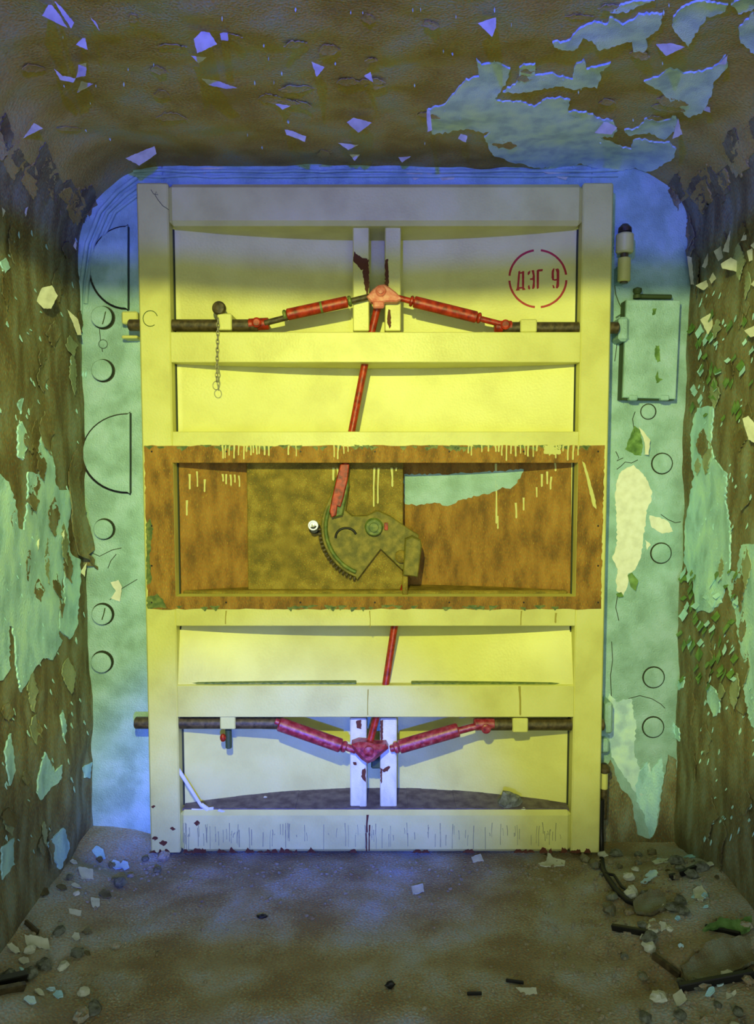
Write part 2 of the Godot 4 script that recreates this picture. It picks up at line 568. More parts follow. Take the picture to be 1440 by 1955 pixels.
# ---------------------------------------------------------------- the passage
func sheet(profile: Array, zs: Array) -> Shape:      # profile of points in x, y, run along z and roughened
	var s := Shape.new()
	var grid := []
	for z in zs:
		var row := []
		for q in profile:
			var p := Vector3(q.x, q.y, z)
			var m := inward(q.x, q.y)
			row.append(p + m * bump(p))
		grid.append(row)
	var W := profile.size()
	var H: int = zs.size()
	var nor := []
	for j in H:
		var row := []
		for i in W:
			var du: Vector3 = grid[j][mini(i + 1, W - 1)] - grid[j][maxi(i - 1, 0)]
			var dv: Vector3 = grid[mini(j + 1, H - 1)][i] - grid[maxi(j - 1, 0)][i]
			var m := du.cross(dv).normalized()
			if m.dot(inward(profile[i].x, profile[i].y)) < 0.0:
				m = -m
			row.append(m)
		nor.append(row)
	for j in H - 1:
		for i in W - 1:
			s.tri(grid[j][i], grid[j][i + 1], grid[j + 1][i + 1], nor[j][i], nor[j][i + 1], nor[j + 1][i + 1])
			s.tri(grid[j][i], grid[j + 1][i + 1], grid[j + 1][i], nor[j][i], nor[j + 1][i + 1], nor[j + 1][i])
	# the outer face, so that the shell has thickness
	for i in W - 1:
		var a := inward(profile[i].x, profile[i].y)
		var b := inward(profile[i + 1].x, profile[i + 1].y)
		var p: Vector2 = profile[i] - Vector2(a.x, a.y) * 0.15
		var q: Vector2 = profile[i + 1] - Vector2(b.x, b.y) * 0.15
		s.tri(Vector3(p.x, p.y, zs[0]), Vector3(q.x, q.y, zs[0]), Vector3(q.x, q.y, zs[-1]), -a, -b, -b)
		s.tri(Vector3(p.x, p.y, zs[0]), Vector3(q.x, q.y, zs[-1]), Vector3(p.x, p.y, zs[-1]), -a, -b, -a)
		s.quad(Vector3(profile[i].x, profile[i].y, zs[-1]), Vector3(profile[i + 1].x, profile[i + 1].y, zs[-1]), Vector3(q.x, q.y, zs[-1]), Vector3(p.x, p.y, zs[-1]), Vector3.BACK)
	return s

func span(a: float, b: float, n: int) -> Array:
	var out := []
	for i in n + 1:
		out.append(lerpf(a, b, float(i) / n))
	return out

func corner(c: Vector2, r: float, from: float, to: float, n: int) -> Array:
	var out := []
	for a in span(from, to, n):
		out.append(c + Vector2(cos(a), sin(a)) * r)
	return out

func build_passage():
	var zs := span(FRAME_Z - 0.02, 1.5, 110) + span(1.53, MOUTH, 40)
	var cl := Vector2(X0 + R_LEFT, Y1 - R_LEFT)
	var cr := Vector2(X1 - R_RIGHT, Y1 - R_RIGHT)
	wall_left = setting("wall_left", "left wall of the passage, olive plaster with peeling paint")
	var pl := []
	for y in span(Y0 - 0.05, cl.y - 0.02, 110):
		pl.append(Vector2(X0, y))
	obj("plaster", sheet(pl + corner(cl, R_LEFT, PI, PI * 0.84, 9), zs), M.olive_wall, wall_left)
	wall_right = setting("wall_right", "right wall of the passage, olive plaster with peeling green paint")
	pl = []
	for y in span(Y0 - 0.05, cr.y - 0.02, 110):
		pl.append(Vector2(X1, y))
	obj("plaster", sheet(pl + corner(cr, R_RIGHT, 0, PI * 0.16, 8), zs), M.olive_wall, wall_right)
	ceiling = setting("ceiling", "brown ceiling of the passage with curling paint flakes")
	pl = corner(cl, R_LEFT, PI * 0.84, PI * 0.5, 20)
	for x in span(cl.x + 0.02, cr.x - 0.02, 90):
		pl.append(Vector2(x, Y1))
	obj("plaster", sheet(pl + corner(cr, R_RIGHT, PI * 0.5, PI * 0.16, 18), zs), M.olive_ceiling, ceiling)
	floor_node = setting("floor", "dirty concrete floor of the passage, dusty and gritty")
	var s := Shape.new()
	var xs := span(X0 - 0.15, X1 + 0.15, 90)
	for j in zs.size() - 1:
		for i in xs.size() - 1:
			var q := []
			var m := []
			for k in [[0, 0], [1, 0], [1, 1], [0, 1]]:
				var x: float = xs[i + k[0]]
				var z: float = zs[j + k[1]]
				q.append(Vector3(x, ground(x, z), z))
				m.append(Vector3(ground(x - 0.01, z) - ground(x + 0.01, z), 0.02, ground(x, z - 0.01) - ground(x, z + 0.01)).normalized())
			s.tri(q[0], q[1], q[2], m[0], m[1], m[2])
			s.tri(q[0], q[2], q[3], m[0], m[2], m[3])
	add_box(s, Vector3(X0 - 0.15, Y0 - 0.2, FRAME_Z - 0.3), Vector3(X1 + 0.15, Y0 - 0.06, MOUTH), 0.01)
	obj("concrete", s, M.soil, floor_node)
	# the steel frame round the door
	wall_back = setting("wall_back", "pale green steel frame round the blast door, studded with bolts")
	s = Shape.new()
	add_box(s, Vector3(X0 - 0.15, Y0 - 0.1, FRAME_Z - 0.14), Vector3(-0.62, Y1 + 0.15, FRAME_Z), 0.003)
	add_box(s, Vector3(0.62, Y0 - 0.1, FRAME_Z - 0.14), Vector3(X1 + 0.15, Y1 + 0.15, FRAME_Z), 0.003)
	add_box(s, Vector3(-0.62, 1.85, FRAME_Z - 0.14), Vector3(0.62, Y1 + 0.15, FRAME_Z), 0.003)
	add_box(s, Vector3(-0.62, Y0 - 0.1, FRAME_Z - 0.14), Vector3(0.62, 0.02, FRAME_Z), 0.003)
	obj("frame_plate", s, M.frame_green, wall_back)
	s = Shape.new()
	add_box(s, Vector3(-0.9, Y0 - 0.1, -0.36), Vector3(0.9, Y1, -0.28), 0.01)
	obj("backing", s, M.frame_green, wall_back)
	# ridges of old mastic running round the frame's upper left corner and along its head
	for k in 3:
		s = Shape.new()
		var pts := []
		for q in [[152 + k * 12, 640 - k * 60], [155 + k * 12, 540], [166 + k * 13, 465], [190 + k * 15, 405], [225 + k * 16, 365 + k * 6], [262 + k * 6, 338 + k * 14]]:
			pts.append(P(q[0], q[1], FRAME_Z + 0.004))
		add_path(s, pts, 0.007 - k * 0.001)
		obj("mastic_ridge", s, M.frame_green, wall_back)
	for k in 2:
		s = Shape.new()
		var pts := []
		for x in span(255, 1180, 18):
			pts.append(P(x, 326 + k * 10 + rng.randf_range(-2, 2), FRAME_Z + 0.003))
		add_path(s, pts, 0.005)
		obj("mastic_ridge", s, M.frame_green, wall_back)


func patch(called: String, nums: Array, mat: Material, parent: Node, where := "tunnel", thick := 0.002, lift := 0.0, dir := Vector2.DOWN, rag := 1.2, step := 5.0) -> MeshInstance3D:
	var s := Shape.new()
	film(s, nums, where, thick, lift, dir, rag, step)
	return obj(called, s, mat, parent)

func nearest(nums: Array) -> float:                  # depth at which an outline's nearest corner touches the passage
	var z := FRAME_Z
	for k in range(0, nums.size(), 2):
		z = maxf(z, surface(Vector2(nums[k], nums[k + 1]), "tunnel")[0].z)
	return z

func hanging(called: String, nums: Array, mat: Material, parent: Node, curl: float, dir: Vector2, rag := 0.7):   # a flake that hangs free of the surface by its nearest corner
	return patch(called, nums, mat, parent, str(nearest(nums)), 0.0008, curl, dir, rag, 4.0)

func in_half(nums: Array, ox: float, oy := 0.0) -> Array:   # outlines measured at twice the size
	var out := []
	for k in nums.size():
		out.append(nums[k] / 2.0 + (ox if k % 2 == 0 else oy))
	return out

func build_peeling():
	for a in [
		[380, 225, 400, 250, 430, 240, 470, 245, 510, 260, 490, 320, 450, 365, 480, 380, 560, 390, 600, 405, 650, 370, 700, 365, 735, 375, 730, 420, 790, 415, 850, 450, 905, 455, 915, 490, 900, 520, 840, 515, 870, 530, 930, 550, 970, 560, 985, 525, 1060, 530, 1120, 530, 1150, 560, 1135, 600, 1060, 640, 1000, 640, 920, 655, 850, 650, 800, 630, 740, 630, 700, 640, 600, 630, 520, 610, 440, 580, 410, 510, 435, 490, 330, 495, 210, 510, 200, 465, 195, 410, 270, 380, 300, 340, 340, 300, 390, 290],
		[545, 260, 560, 245, 605, 245, 605, 290, 660, 280, 750, 300, 755, 250, 790, 225, 800, 260, 895, 240, 850, 280, 855, 310, 840, 340, 750, 340, 700, 325, 580, 350, 480, 345, 545, 310],
		[670, 150, 740, 145, 760, 110, 830, 85, 880, 90, 890, 60, 940, 90, 1010, 50, 1090, 50, 1080, 100, 1030, 140, 1030, 180, 995, 215, 975, 190, 975, 150, 850, 185, 830, 150, 790, 135, 755, 180, 690, 180],
		[1130, 60, 1180, 20, 1250, 2, 1340, 20, 1330, 50, 1260, 70, 1210, 130, 1190, 170, 1130, 110],
		[1020, 310, 1090, 280, 1120, 255, 1180, 280, 1230, 270, 1290, 250, 1330, 210, 1340, 250, 1290, 300, 1285, 340, 1250, 410, 1190, 440, 1150, 400, 1090, 350],
		[1380, 110, 1440, 50, 1460, 220, 1390, 165],
		[945, 490, 1000, 480, 1030, 445, 1080, 460, 1140, 440, 1160, 480, 1100, 520, 1040, 500, 960, 510],
		[890, 45, 950, 10, 1000, 0, 1060, 0, 960, 40],
		[1350, 20, 1400, -20, 1460, 0, 1440, 40, 1380, 60],
	]:
		patch("bare_paint_patch", in_half(a, 720), M.blue_grey, ceiling, "tunnel", 0.003, 0.0, Vector2.DOWN, 2.0, 5.0)
	for a in [
		[165, 65, 190, 10, 230, 60, 270, 125], [205, 0, 235, 30, 290, 95, 280, 120, 240, 60], [290, 170, 325, 140, 335, 190], [300, 360, 310, 310, 360, 325],
		[740, 150, 770, 120, 800, 125, 830, 170, 755, 205], [840, 130, 870, 120, 875, 165, 850, 165], [730, 215, 790, 220, 760, 245], [1190, 235, 1240, 260, 1210, 300],
		[770, 300, 830, 310, 910, 345, 870, 350, 800, 330], [1050, 395, 1110, 405, 1080, 420], [1085, 490, 1170, 520, 1165, 540, 1095, 515], [1325, 470, 1350, 450, 1420, 470, 1370, 515],
		[1290, 545, 1370, 555, 1330, 575], [1335, 590, 1375, 590, 1355, 615], [480, 605, 590, 560, 600, 590, 535, 635], [765, 640, 870, 640, 835, 675, 780, 670], [90, 530, 130, 470, 165, 490],
		[1825, 90, 1895, 65, 1895, 105, 1880, 140], [2505, 170, 2560, 165, 2615, 180, 2540, 220], [2270, 510, 2310, 460, 2355, 490, 2330, 520], [1545, 655, 1600, 645, 1620, 670, 1585, 690],
		[1620, 650, 1655, 655, 1645, 680], [1665, 660, 1740, 650, 1735, 685, 1690, 690], [2680, 430, 2710, 395, 2705, 440], [1520, 600, 1570, 600, 1535, 625], [2070, 660, 2180, 650, 2160, 690],
		[1630, 415, 1642, 420, 1650, 500, 1632, 506], [2560, 540, 2590, 450, 2600, 520], [2740, 250, 2780, 210, 2770, 250], [300, 250, 330, 240, 335, 300, 300, 310], [1390, 290, 1415, 275, 1425, 320],
		[340, 60, 370, 90, 385, 125], [205, 260, 240, 290, 290, 300, 280, 315, 230, 305], [1760, 510, 1785, 520, 1780, 545, 1750, 530],
	]:
		hanging("paint_flake", in_half(a, 0), M.flake, ceiling, rng.randf_range(-0.004, 0.016), Vector2(rng.randf_range(-0.6, 0.6), 1).normalized())
	# left wall
	for a in [
		[0, 905, 12, 920, 25, 960, 30, 1010, 40, 1012, 48, 960, 52, 900, 70, 905, 72, 850, 80, 832, 92, 850, 97, 880, 102, 920, 110, 935, 130, 935, 135, 960, 130, 1000, 133, 1040, 140, 1060, 153, 1068, 151, 1110, 148, 1150, 146, 1190, 132, 1220, 121, 1212, 112, 1205, 112, 1165, 122, 1155, 127, 1085, 123, 1082, 119, 1150, 109, 1166, 109, 1210, 118, 1222, 100, 1260, 80, 1255, 60, 1285, 38, 1322, 30, 1290, 28, 1230, 22, 1195, 15, 1195, 15, 1280, 0, 1300, -20, 1300, -20, 890],
		[32, 820, 38, 805, 52, 830, 50, 850, 40, 880, 30, 870], [70, 1490, 82, 1435, 95, 1460, 100, 1475, 113, 1460, 112, 1490, 90, 1512, 75, 1528, 70, 1515], [112, 1370, 117, 1355, 122, 1395, 118, 1410],
		[160, 1465, 172, 1455, 172, 1485, 163, 1485], [0, 500, 14, 492, 18, 510, 6, 522], [90, 1610, 120, 1580, 130, 1620, 110, 1660], [30, 770, 38, 760, 40, 790], [6, 1440, 20, 1400, 26, 1470, 14, 1500], [0, 1620, 20, 1600, 24, 1650, 6, 1680],
	]:
		patch("bare_paint_patch", a, M.teal, wall_left, "tunnel", 0.003, 0.0, Vector2.DOWN, 1.5, 5.0)
	patch("loose_plaster_strip", [131, 900, 148, 885, 158, 1000, 167, 1060, 166, 1088, 155, 1070, 140, 1060, 132, 1010], M.olive_wall, wall_left, "tunnel", 0.003, 0.03, Vector2(0.6, 0.8), 0.8, 6.0)
	for a in [[154, 1092, 166, 1074, 164, 1100], [70, 575, 80, 550, 100, 545, 112, 565, 100, 590, 85, 590], [128, 590, 150, 610, 158, 640, 150, 640], [46, 400, 54, 395, 52, 415], [118, 1020, 124, 1010, 125, 1030], [70, 1035, 76, 1028, 76, 1050], [4, 396, 12, 404, 8, 416], [140, 470, 146, 458, 148, 480]]:
		hanging("paint_flake", a, M.flake, wall_left, 0.008, Vector2(0.7, 0.7), 0.6)
	# right wall
	for a in [
		[1335, 780, 1345, 775, 1362, 775, 1362, 830, 1358, 850, 1362, 870, 1375, 890, 1390, 905, 1385, 960, 1395, 1010, 1397, 1060, 1400, 1090, 1412, 1095, 1420, 1040, 1440, 1040, 1465, 1040, 1465, 1400, 1440, 1400, 1430, 1370, 1428, 1340, 1420, 1250, 1412, 1215, 1398, 1160, 1390, 1120, 1385, 1112, 1378, 1150, 1360, 1170, 1345, 1165, 1332, 1170, 1330, 1140, 1322, 1110, 1310, 1090, 1305, 1070, 1310, 1000, 1315, 960, 1325, 910, 1322, 850, 1328, 800],
		[1352, 1315, 1362, 1310, 1378, 1330, 1375, 1360, 1365, 1368, 1352, 1340], [1285, 1380, 1300, 1390, 1298, 1415, 1286, 1400], [1294, 1300, 1308, 1292, 1306, 1312, 1296, 1318], [1354, 1005, 1362, 1000, 1362, 1012],
	]:
		patch("bare_paint_patch", a, M.teal, wall_right, "tunnel", 0.003, 0.0, Vector2.DOWN, 1.8, 5.0)
	for a in [
		[1376, 504, 1395, 492, 1413, 501, 1411, 520, 1379, 513], [1327, 546, 1349, 535, 1352, 547, 1342, 555], [1339, 510, 1352, 483, 1352, 504, 1346, 513], [1352, 535, 1361, 520, 1367, 532, 1355, 544],
		[1379, 480, 1395, 440, 1391, 483], [1413, 461, 1422, 443, 1427, 458], [1432, 470, 1440, 461, 1446, 480], [1312, 489, 1321, 492, 1324, 544, 1318, 544], [1417, 799, 1428, 794, 1440, 808, 1448, 851, 1428, 839],
		[1362, 480, 1376, 470, 1380, 492, 1370, 500], [1426, 480, 1436, 474, 1440, 496, 1430, 500], [1430, 545, 1440, 535, 1446, 552], [1418, 632, 1440, 622, 1450, 640, 1430, 645], [1336, 610, 1356, 598, 1362, 620, 1350, 640],
	]:
		hanging("paint_flake", a, M.flake, wall_right, rng.randf_range(0.0, 0.015), Vector2(-0.7, 0.7), 0.6)
	for k in 110:
		var x := rng.randf_range(1322, 1440)
		var y := rng.randf_range(600, 800)
		if k > 45:
			y = rng.randf_range(1090, 1320)
			x = rng.randf_range(1304, 1412)
		var w := rng.randf_range(2, 6)
		var h := rng.randf_range(6, 18)
		patch("loose_flake", [x - w, y, x - w * 0.2, y - h, x + w, y - h * 0.3, x + w * 0.4, y + h * 0.6], M.green_flake if k % 3 else M.teal, wall_right, "tunnel", 0.001, rng.randf_range(0.006, 0.02), Vector2(rng.randf_range(-1, 0.4), 0.7).normalized(), 0.4, 5.0)
	# scabs of older layers, taller than wide
	for k in 80:
		var left := k % 2 == 0
		var x := rng.randf_range(4, 150) if left else rng.randf_range(1318, 1436)
		var y := rng.randf_range(420, 1640)
		var w := rng.randf_range(4, 13)
		var h := rng.randf_range(14, 46)
		patch("paint_scab", [x - w, y - h * 0.1, x - w * 0.5, y - h * 0.7, x, y - h, x + w * 0.5, y - h * 0.5, x + w, y, x + w * 0.5, y + h * 0.4, x + w * 0.1, y + h, x - w * 0.6, y + h * 0.5], [M.olive_wall, M.scab, M.olive_wall, M.scab_pale][k / 2 % 4], wall_left if left else wall_right, "tunnel", 0.0025, rng.randf_range(0.0, 0.012), Vector2(rng.randf_range(-1, 1), 0.8).normalized(), 1.6, 4.0)
	for k in 84:                                       # where the ceiling's coat meets the walls'
		var left := k % 2 == 0
		var z := pow(rng.randf(), 0.8) * 0.85 + FRAME_Z
		var an := PI * 0.84 if left else PI * 0.16
		var c := Vector2(X0 + R_LEFT, Y1 - R_LEFT) if left else Vector2(X1 - R_RIGHT, Y1 - R_RIGHT)
		var e := c + Vector2(cos(an), sin(an)) * (R_LEFT if left else R_RIGHT)
		var d := (Vector3(e.x, e.y, z) - EYE).rotated(Vector3.RIGHT, PITCH)
		var q := Vector2(720 - d.x / d.z * FOCAL, 977.5 + d.y / d.z * FOCAL) + Vector2(rng.randf_range(-14, 14), rng.randf_range(-26, 26))
		var w := rng.randf_range(8, 20)
		var h := rng.randf_range(14, 40)
		patch("paint_scab", [q.x - w, q.y, q.x - w * 0.5, q.y - h * 0.7, q.x + w * 0.2, q.y - h, q.x + w * 0.6, q.y - h * 0.3, q.x + w, q.y + h * 0.2, q.x + w * 0.3, q.y + h * 0.5, q.x, q.y + h, q.x - w * 0.6, q.y + h * 0.4], M.olive_wall if k / 2 % 2 else M.olive_ceiling, ceiling, "tunnel", 0.0015 + 0.0004 * (k % 5), 0.0, Vector2.DOWN, 2.2, 4.0)
	for k in 34:
		var x := rng.randf_range(60, 1380)
		var y := rng.randf_range(6, 290)
		var w := rng.randf_range(8, 34)
		var h := rng.randf_range(3, 9)
		patch("paint_scab", [x - w, y, x - w * 0.4, y - h, x + w * 0.5, y - h * 0.6, x + w, y + h * 0.3, x + w * 0.2, y + h, x - w * 0.6, y + h * 0.6], M.olive_ceiling, ceiling, "tunnel", 0.002, rng.randf_range(0.0, 0.008), Vector2(rng.randf_range(-1, 1), 0.8).normalized(), 1.2, 4.0)
	# specks of lifted paint too small to pick apart
	for w in [[0, 165, 400, 1640, wall_left], [1330, 1440, 560, 1640, wall_right], [100, 1340, 0, 290, ceiling]]:
		var s := Shape.new()
		for k in (110 if w[4] != ceiling else 50):
			var x := rng.randf_range(w[0], w[1])
			var y := rng.randf_range(w[2], w[3])
			var u := rng.randf_range(0.6, 1.8)
			var v := rng.randf_range(2, 7) if w[4] != ceiling else rng.randf_range(1, 3)
			film(s, [x - u, y, x, y - v, x + u, y, x + u * 0.3, y + v], "tunnel", 0.0015, 0.004, Vector2(0, 1), 0.2, 6.0)
		bits(obj("paint_specks", s, M.teal if w[4] != ceiling else M.blue_grey, w[4]))
	# the frame
	for a in [
		[1176, 925, 1182, 905, 1197, 892, 1210, 887, 1222, 900, 1235, 915, 1245, 940, 1243, 955, 1235, 975, 1232, 1000, 1228, 1030, 1225, 1060, 1215, 1085, 1200, 1095, 1198, 1120, 1190, 1137, 1178, 1128, 1176, 1105, 1180, 1090, 1170, 1065, 1178, 1040, 1178, 1000, 1175, 960],
		[1240, 985, 1260, 988, 1275, 995, 1285, 1015, 1265, 1018, 1245, 1008], [1233, 1030, 1242, 1040, 1236, 1050],
	]:
		patch("bare_plaster_patch", a, M.plaster, wall_back, "frame", 0.0015, 0.0, Vector2.DOWN, 1.4, 4.0)
	patch("paint_flake", [1220, 815, 1228, 825, 1236, 840, 1234, 868, 1229, 868, 1229, 845], M.plaster, wall_back, "frame", 0.0012, 0.025, Vector2.RIGHT, 0.5, 4.0)
	patch("green_patch", [1212, 812, 1222, 820, 1228, 850, 1224, 871, 1212, 868, 1194, 858], M.green_flake, wall_back, "frame", 0.0012, 0.0, Vector2.RIGHT, 1.0, 4.0)
	patch("green_patch", [1198, 1098, 1206, 1093, 1216, 1108, 1212, 1127, 1204, 1120], M.green_flake, wall_back, "frame", 0.0015, 0.012, Vector2.RIGHT, 0.6, 4.0)
	patch("green_patch", [1176, 1134, 1186, 1130, 1190, 1138, 1180, 1140], M.green_flake, wall_back, "frame", 0.0018, 0.006, Vector2.DOWN, 0.5, 4.0)
	patch("bare_plaster_patch", [1164, 1322, 1176, 1340, 1205, 1333, 1214, 1380, 1212, 1440, 1222, 1470, 1240, 1456, 1246, 1490, 1228, 1520, 1212, 1512, 1186, 1470, 1166, 1440, 1160, 1390], M.blue_grey, wall_back, "frame", 0.0012, 0.0, Vector2.DOWN, 2.0, 5.0)
	patch("bare_plaster_patch", [1222, 1470, 1236, 1455, 1240, 1476, 1262, 1448, 1268, 1480, 1258, 1530, 1252, 1590, 1240, 1598, 1232, 1560, 1216, 1530, 1214, 1500], M.teal, wall_back, "frame", 0.0018, 0.0, Vector2.DOWN, 2.0, 5.0)
	patch("bare_concrete_patch", [1166, 1450, 1182, 1500, 1205, 1525, 1210, 1555, 1216, 1592, 1242, 1602, 1256, 1575, 1264, 1510, 1276, 1440, 1290, 1450, 1290, 1648, 1150, 1652, 1140, 1500], M.olive_wall, wall_back, "frame", 0.004, 0.0, Vector2.DOWN, 1.5, 6.0)
	patch("white_chip", [212, 1112, 228, 1106, 235, 1120, 230, 1148, 212, 1142, 222, 1128], M.plaster, wall_back, "frame", 0.0015, 0.012, Vector2(1, -0.2), 0.6, 4.0)

func build_frame_fittings():
	# bolt heads; the right-hand ones sit flatter
	for b in [[198, 607, 20, 0.022], [198, 708, 20, 0.02], [200, 1010, 19, 0.016], [197, 1172, 20, 0.015], [196, 1263, 20, 0.016], [1264, 885, 19, 0.006], [1262, 1056, 19, 0.006], [1248, 1293, 20, 0.006], [1247, 1388, 20, 0.006], [1238, 786, 14, 0.002], [197, 657, 8, 0.003]]:
		var s := Shape.new()
		var r: float = b[2] * 0.00152
		var h: float = b[3]
		var at := Transform3D(Basis(Vector3.RIGHT, Vector3.BACK, Vector3.DOWN), P(b[0], b[1], FRAME_Z))
		add_lathe(s, at, [[r, h - 0.003], [r, h - 0.002], [r - 0.002, h], [r * 0.5, h + 0.001], [0.0, h + 0.001]], 24)
		var o := obj("bolt_head", s, M.frame_green, wall_back)
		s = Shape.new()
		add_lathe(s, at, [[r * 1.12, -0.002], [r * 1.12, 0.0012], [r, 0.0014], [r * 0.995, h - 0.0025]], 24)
		obj("shade_rim", s, M.crack_and_shade, o)  # dark bolt sides and washer, put in for the shadow round the head
		if b[1] == 1172 or b[1] == 607:
			s = Shape.new()
			var c := P(b[0], b[1], FRAME_Z + h + 0.001)
			add_path(s, [c + Vector3(-0.004, -0.018, 0), c + Vector3(0.002, 0, 0.001), c + Vector3(0.006, 0.018, 0)], 0.0016, 6)
			obj("scratch", s, M.dark_green, o)
	# cracks in the frame's paint
	for q in [
		[[1213, 786], [1208, 800], [1212, 826]], [[1168, 1225], [1170, 1260], [1166, 1290], [1168, 1340]], [[1200, 1334], [1222, 1328], [1245, 1334], [1262, 1344], [1270, 1352]], [[1176, 862], [1182, 874], [1178, 880], [1190, 874]],
		[[1178, 896], [1186, 890], [1194, 882], [1206, 884], [1218, 878]], [[1262, 982], [1276, 992], [1290, 998], [1300, 996]], [[168, 1052], [190, 1062], [214, 1050], [232, 1046]], [[206, 1085], [212, 1070], [222, 1058]], [[210, 1145], [232, 1124], [262, 1106]],
		[[190, 628], [192, 650], [196, 672]], [[1172, 640], [1178, 660], [1174, 690]], [[1180, 1132], [1176, 1160], [1182, 1185]],
	]:
		var line := []
		for k in q:
			line.append(P(k[0], k[1], FRAME_Z + 0.0004))
		var c := Shape.new()
		add_path(c, line, 0.0011, 5)
		obj("crack", c, M.crack_and_shade, wall_back)
	# half-round cover plates
	for d in [[[243, 432, 243, 590], 430, 590, 172, 243], [[247, 788, 247, 942], 788, 942, 158, 247]]:
		var nums := [d[4], d[1], d[4], d[2]]
		var mid: float = (d[1] + d[2]) / 2.0
		for a in span(0.5 * PI, 1.5 * PI, 22):
			nums.append_array([d[4] - 4 + cos(a) * (d[4] - 4 - d[3]), mid + sin(a) * (d[2] - d[1] - 6) / 2.0])
		var s := Shape.new()
		add_prism(s, outline(nums, FRAME_Z + 0.024), FRAME_Z + 0.02, FRAME_Z + 0.024, 0.001)
		var plate := obj("cover_plate", s, M.frame_green, wall_back)
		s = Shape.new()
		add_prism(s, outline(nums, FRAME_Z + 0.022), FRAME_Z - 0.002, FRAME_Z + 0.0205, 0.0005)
		var shade_edge := outline(nums, FRAME_Z + 0.004)
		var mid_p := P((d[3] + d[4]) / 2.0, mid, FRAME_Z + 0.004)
		for k in shade_edge.size():
			var from := shade_edge[k] - Vector2(mid_p.x, mid_p.y)
			shade_edge[k] += from.normalized() * (0.0035 if from.y > 0.0 else 0.0065)
		add_prism(s, shade_edge, FRAME_Z - 0.002, FRAME_Z + 0.004, 0.001)
		obj("seam_shade", s, M.black, plate)  # black seam, wider below to stand in for the plate's shadow
	# keepers for the sliding bars at the door's left edge
	for k in [[232, 594, 262, 618, 0.05], [232, 640, 262, 646, 0.05]]:
		var s := Shape.new()
		var a := P(k[0], k[3], FRAME_Z + k[4])
		var b := P(k[2], k[1], FRAME_Z + k[4])
		add_box(s, Vector3(a.x, a.y, FRAME_Z - 0.01), Vector3(b.x, b.y, FRAME_Z + k[4]), 0.004)
		obj("keeper", s, M.cream, wall_back)
	# keepers at its right edge
	for k in [[1182, 604, 1203, 651, 0.07], [1156, 1342, 1172, 1402, 0.06], [1146, 1412, 1166, 1440, 0.03]]:
		var s := Shape.new()
		var a := P(k[0], k[3], FRAME_Z + k[4])
		var b := P(k[2], k[1], FRAME_Z + k[4])
		add_box(s, Vector3(a.x, a.y, FRAME_Z - 0.01), Vector3(b.x, b.y, FRAME_Z + k[4]), 0.008)
		obj("keeper", s, M.frame_green, wall_back)
	# the covered box on the right of the frame
	var t := thing("junction_box", "pale green flat metal box fixed to the frame right of the door", "box")
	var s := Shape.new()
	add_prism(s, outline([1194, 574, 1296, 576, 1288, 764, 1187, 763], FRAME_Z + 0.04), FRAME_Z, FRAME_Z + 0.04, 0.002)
	obj("body", s, M.dark_green, t)  # dark body shows past the lid as the shade at its edges
	s = Shape.new()
	add_prism(s, outline([1197, 572, 1300, 573, 1291, 762, 1190, 759], FRAME_Z + 0.052), FRAME_Z + 0.038, FRAME_Z + 0.052, 0.003)
	obj("lid", s, M.frame_green, t)
	s = Shape.new()
	add_rod(s, P(1222, 566, FRAME_Z + 0.03), P(1282, 567, FRAME_Z + 0.03), 0.007)
	obj("hinge", s, M.dark_green, t)
	s = Shape.new()
	add_lathe(s, Transform3D(Basis(), P(1217, 570, FRAME_Z + 0.03)), [[0.0, 0.0], [0.012, 0.0], [0.012, 0.01], [0.008, 0.013], [0.013, 0.02], [0.012, 0.028], [0.0, 0.033]], 14)
	obj("screw_knob", s, M.dark_green, t)
	for x in [1208, 1268]:
		s = Shape.new()
		var c := P(x, 757, FRAME_Z + 0.046)
		add_box(s, c + Vector3(-0.012, -0.012, -0.012), c + Vector3(0.012, 0.004, 0.012), 0.003)
		obj("clip", s, M.frame_green, t)
	for a in [[1252, 660, 1259, 660, 1261, 690, 1256, 692, 1250, 680], [1252, 718, 1256, 708, 1258, 722, 1266, 724, 1254, 732], [1246, 590, 1254, 588, 1252, 600, 1246, 602]]:
		patch("green_scuff", a, M.green_flake, t, str(FRAME_Z + 0.052), 0.0006, 0.0, Vector2.DOWN, 0.8, 3.0)
	s = Shape.new()
	var pts := []
	for q in [[1174, 545], [1176, 562], [1182, 578], [1188, 590], [1194, 598], [1186, 600], [1176, 606]]:
		pts.append(P(q[0], q[1], FRAME_Z + 0.012))
	add_path(s, pts, 0.0012, 6)
	tag(obj("loose_wire", s, M.dark_green), "thin dark wire hooked between hinge and green box", "wire")


# ---------------------------------------------------------------- the door
func bar(called: String, x0: float, x1: float, y0: float, y1: float, z0: float, mat: Material, parent: Node, bevel := 0.006):
	var s := Shape.new()
	add_box(s, Vector3(x0, y0, z0), Vector3(x1, y1, 0), bevel)
	return obj(called, s, mat, parent)

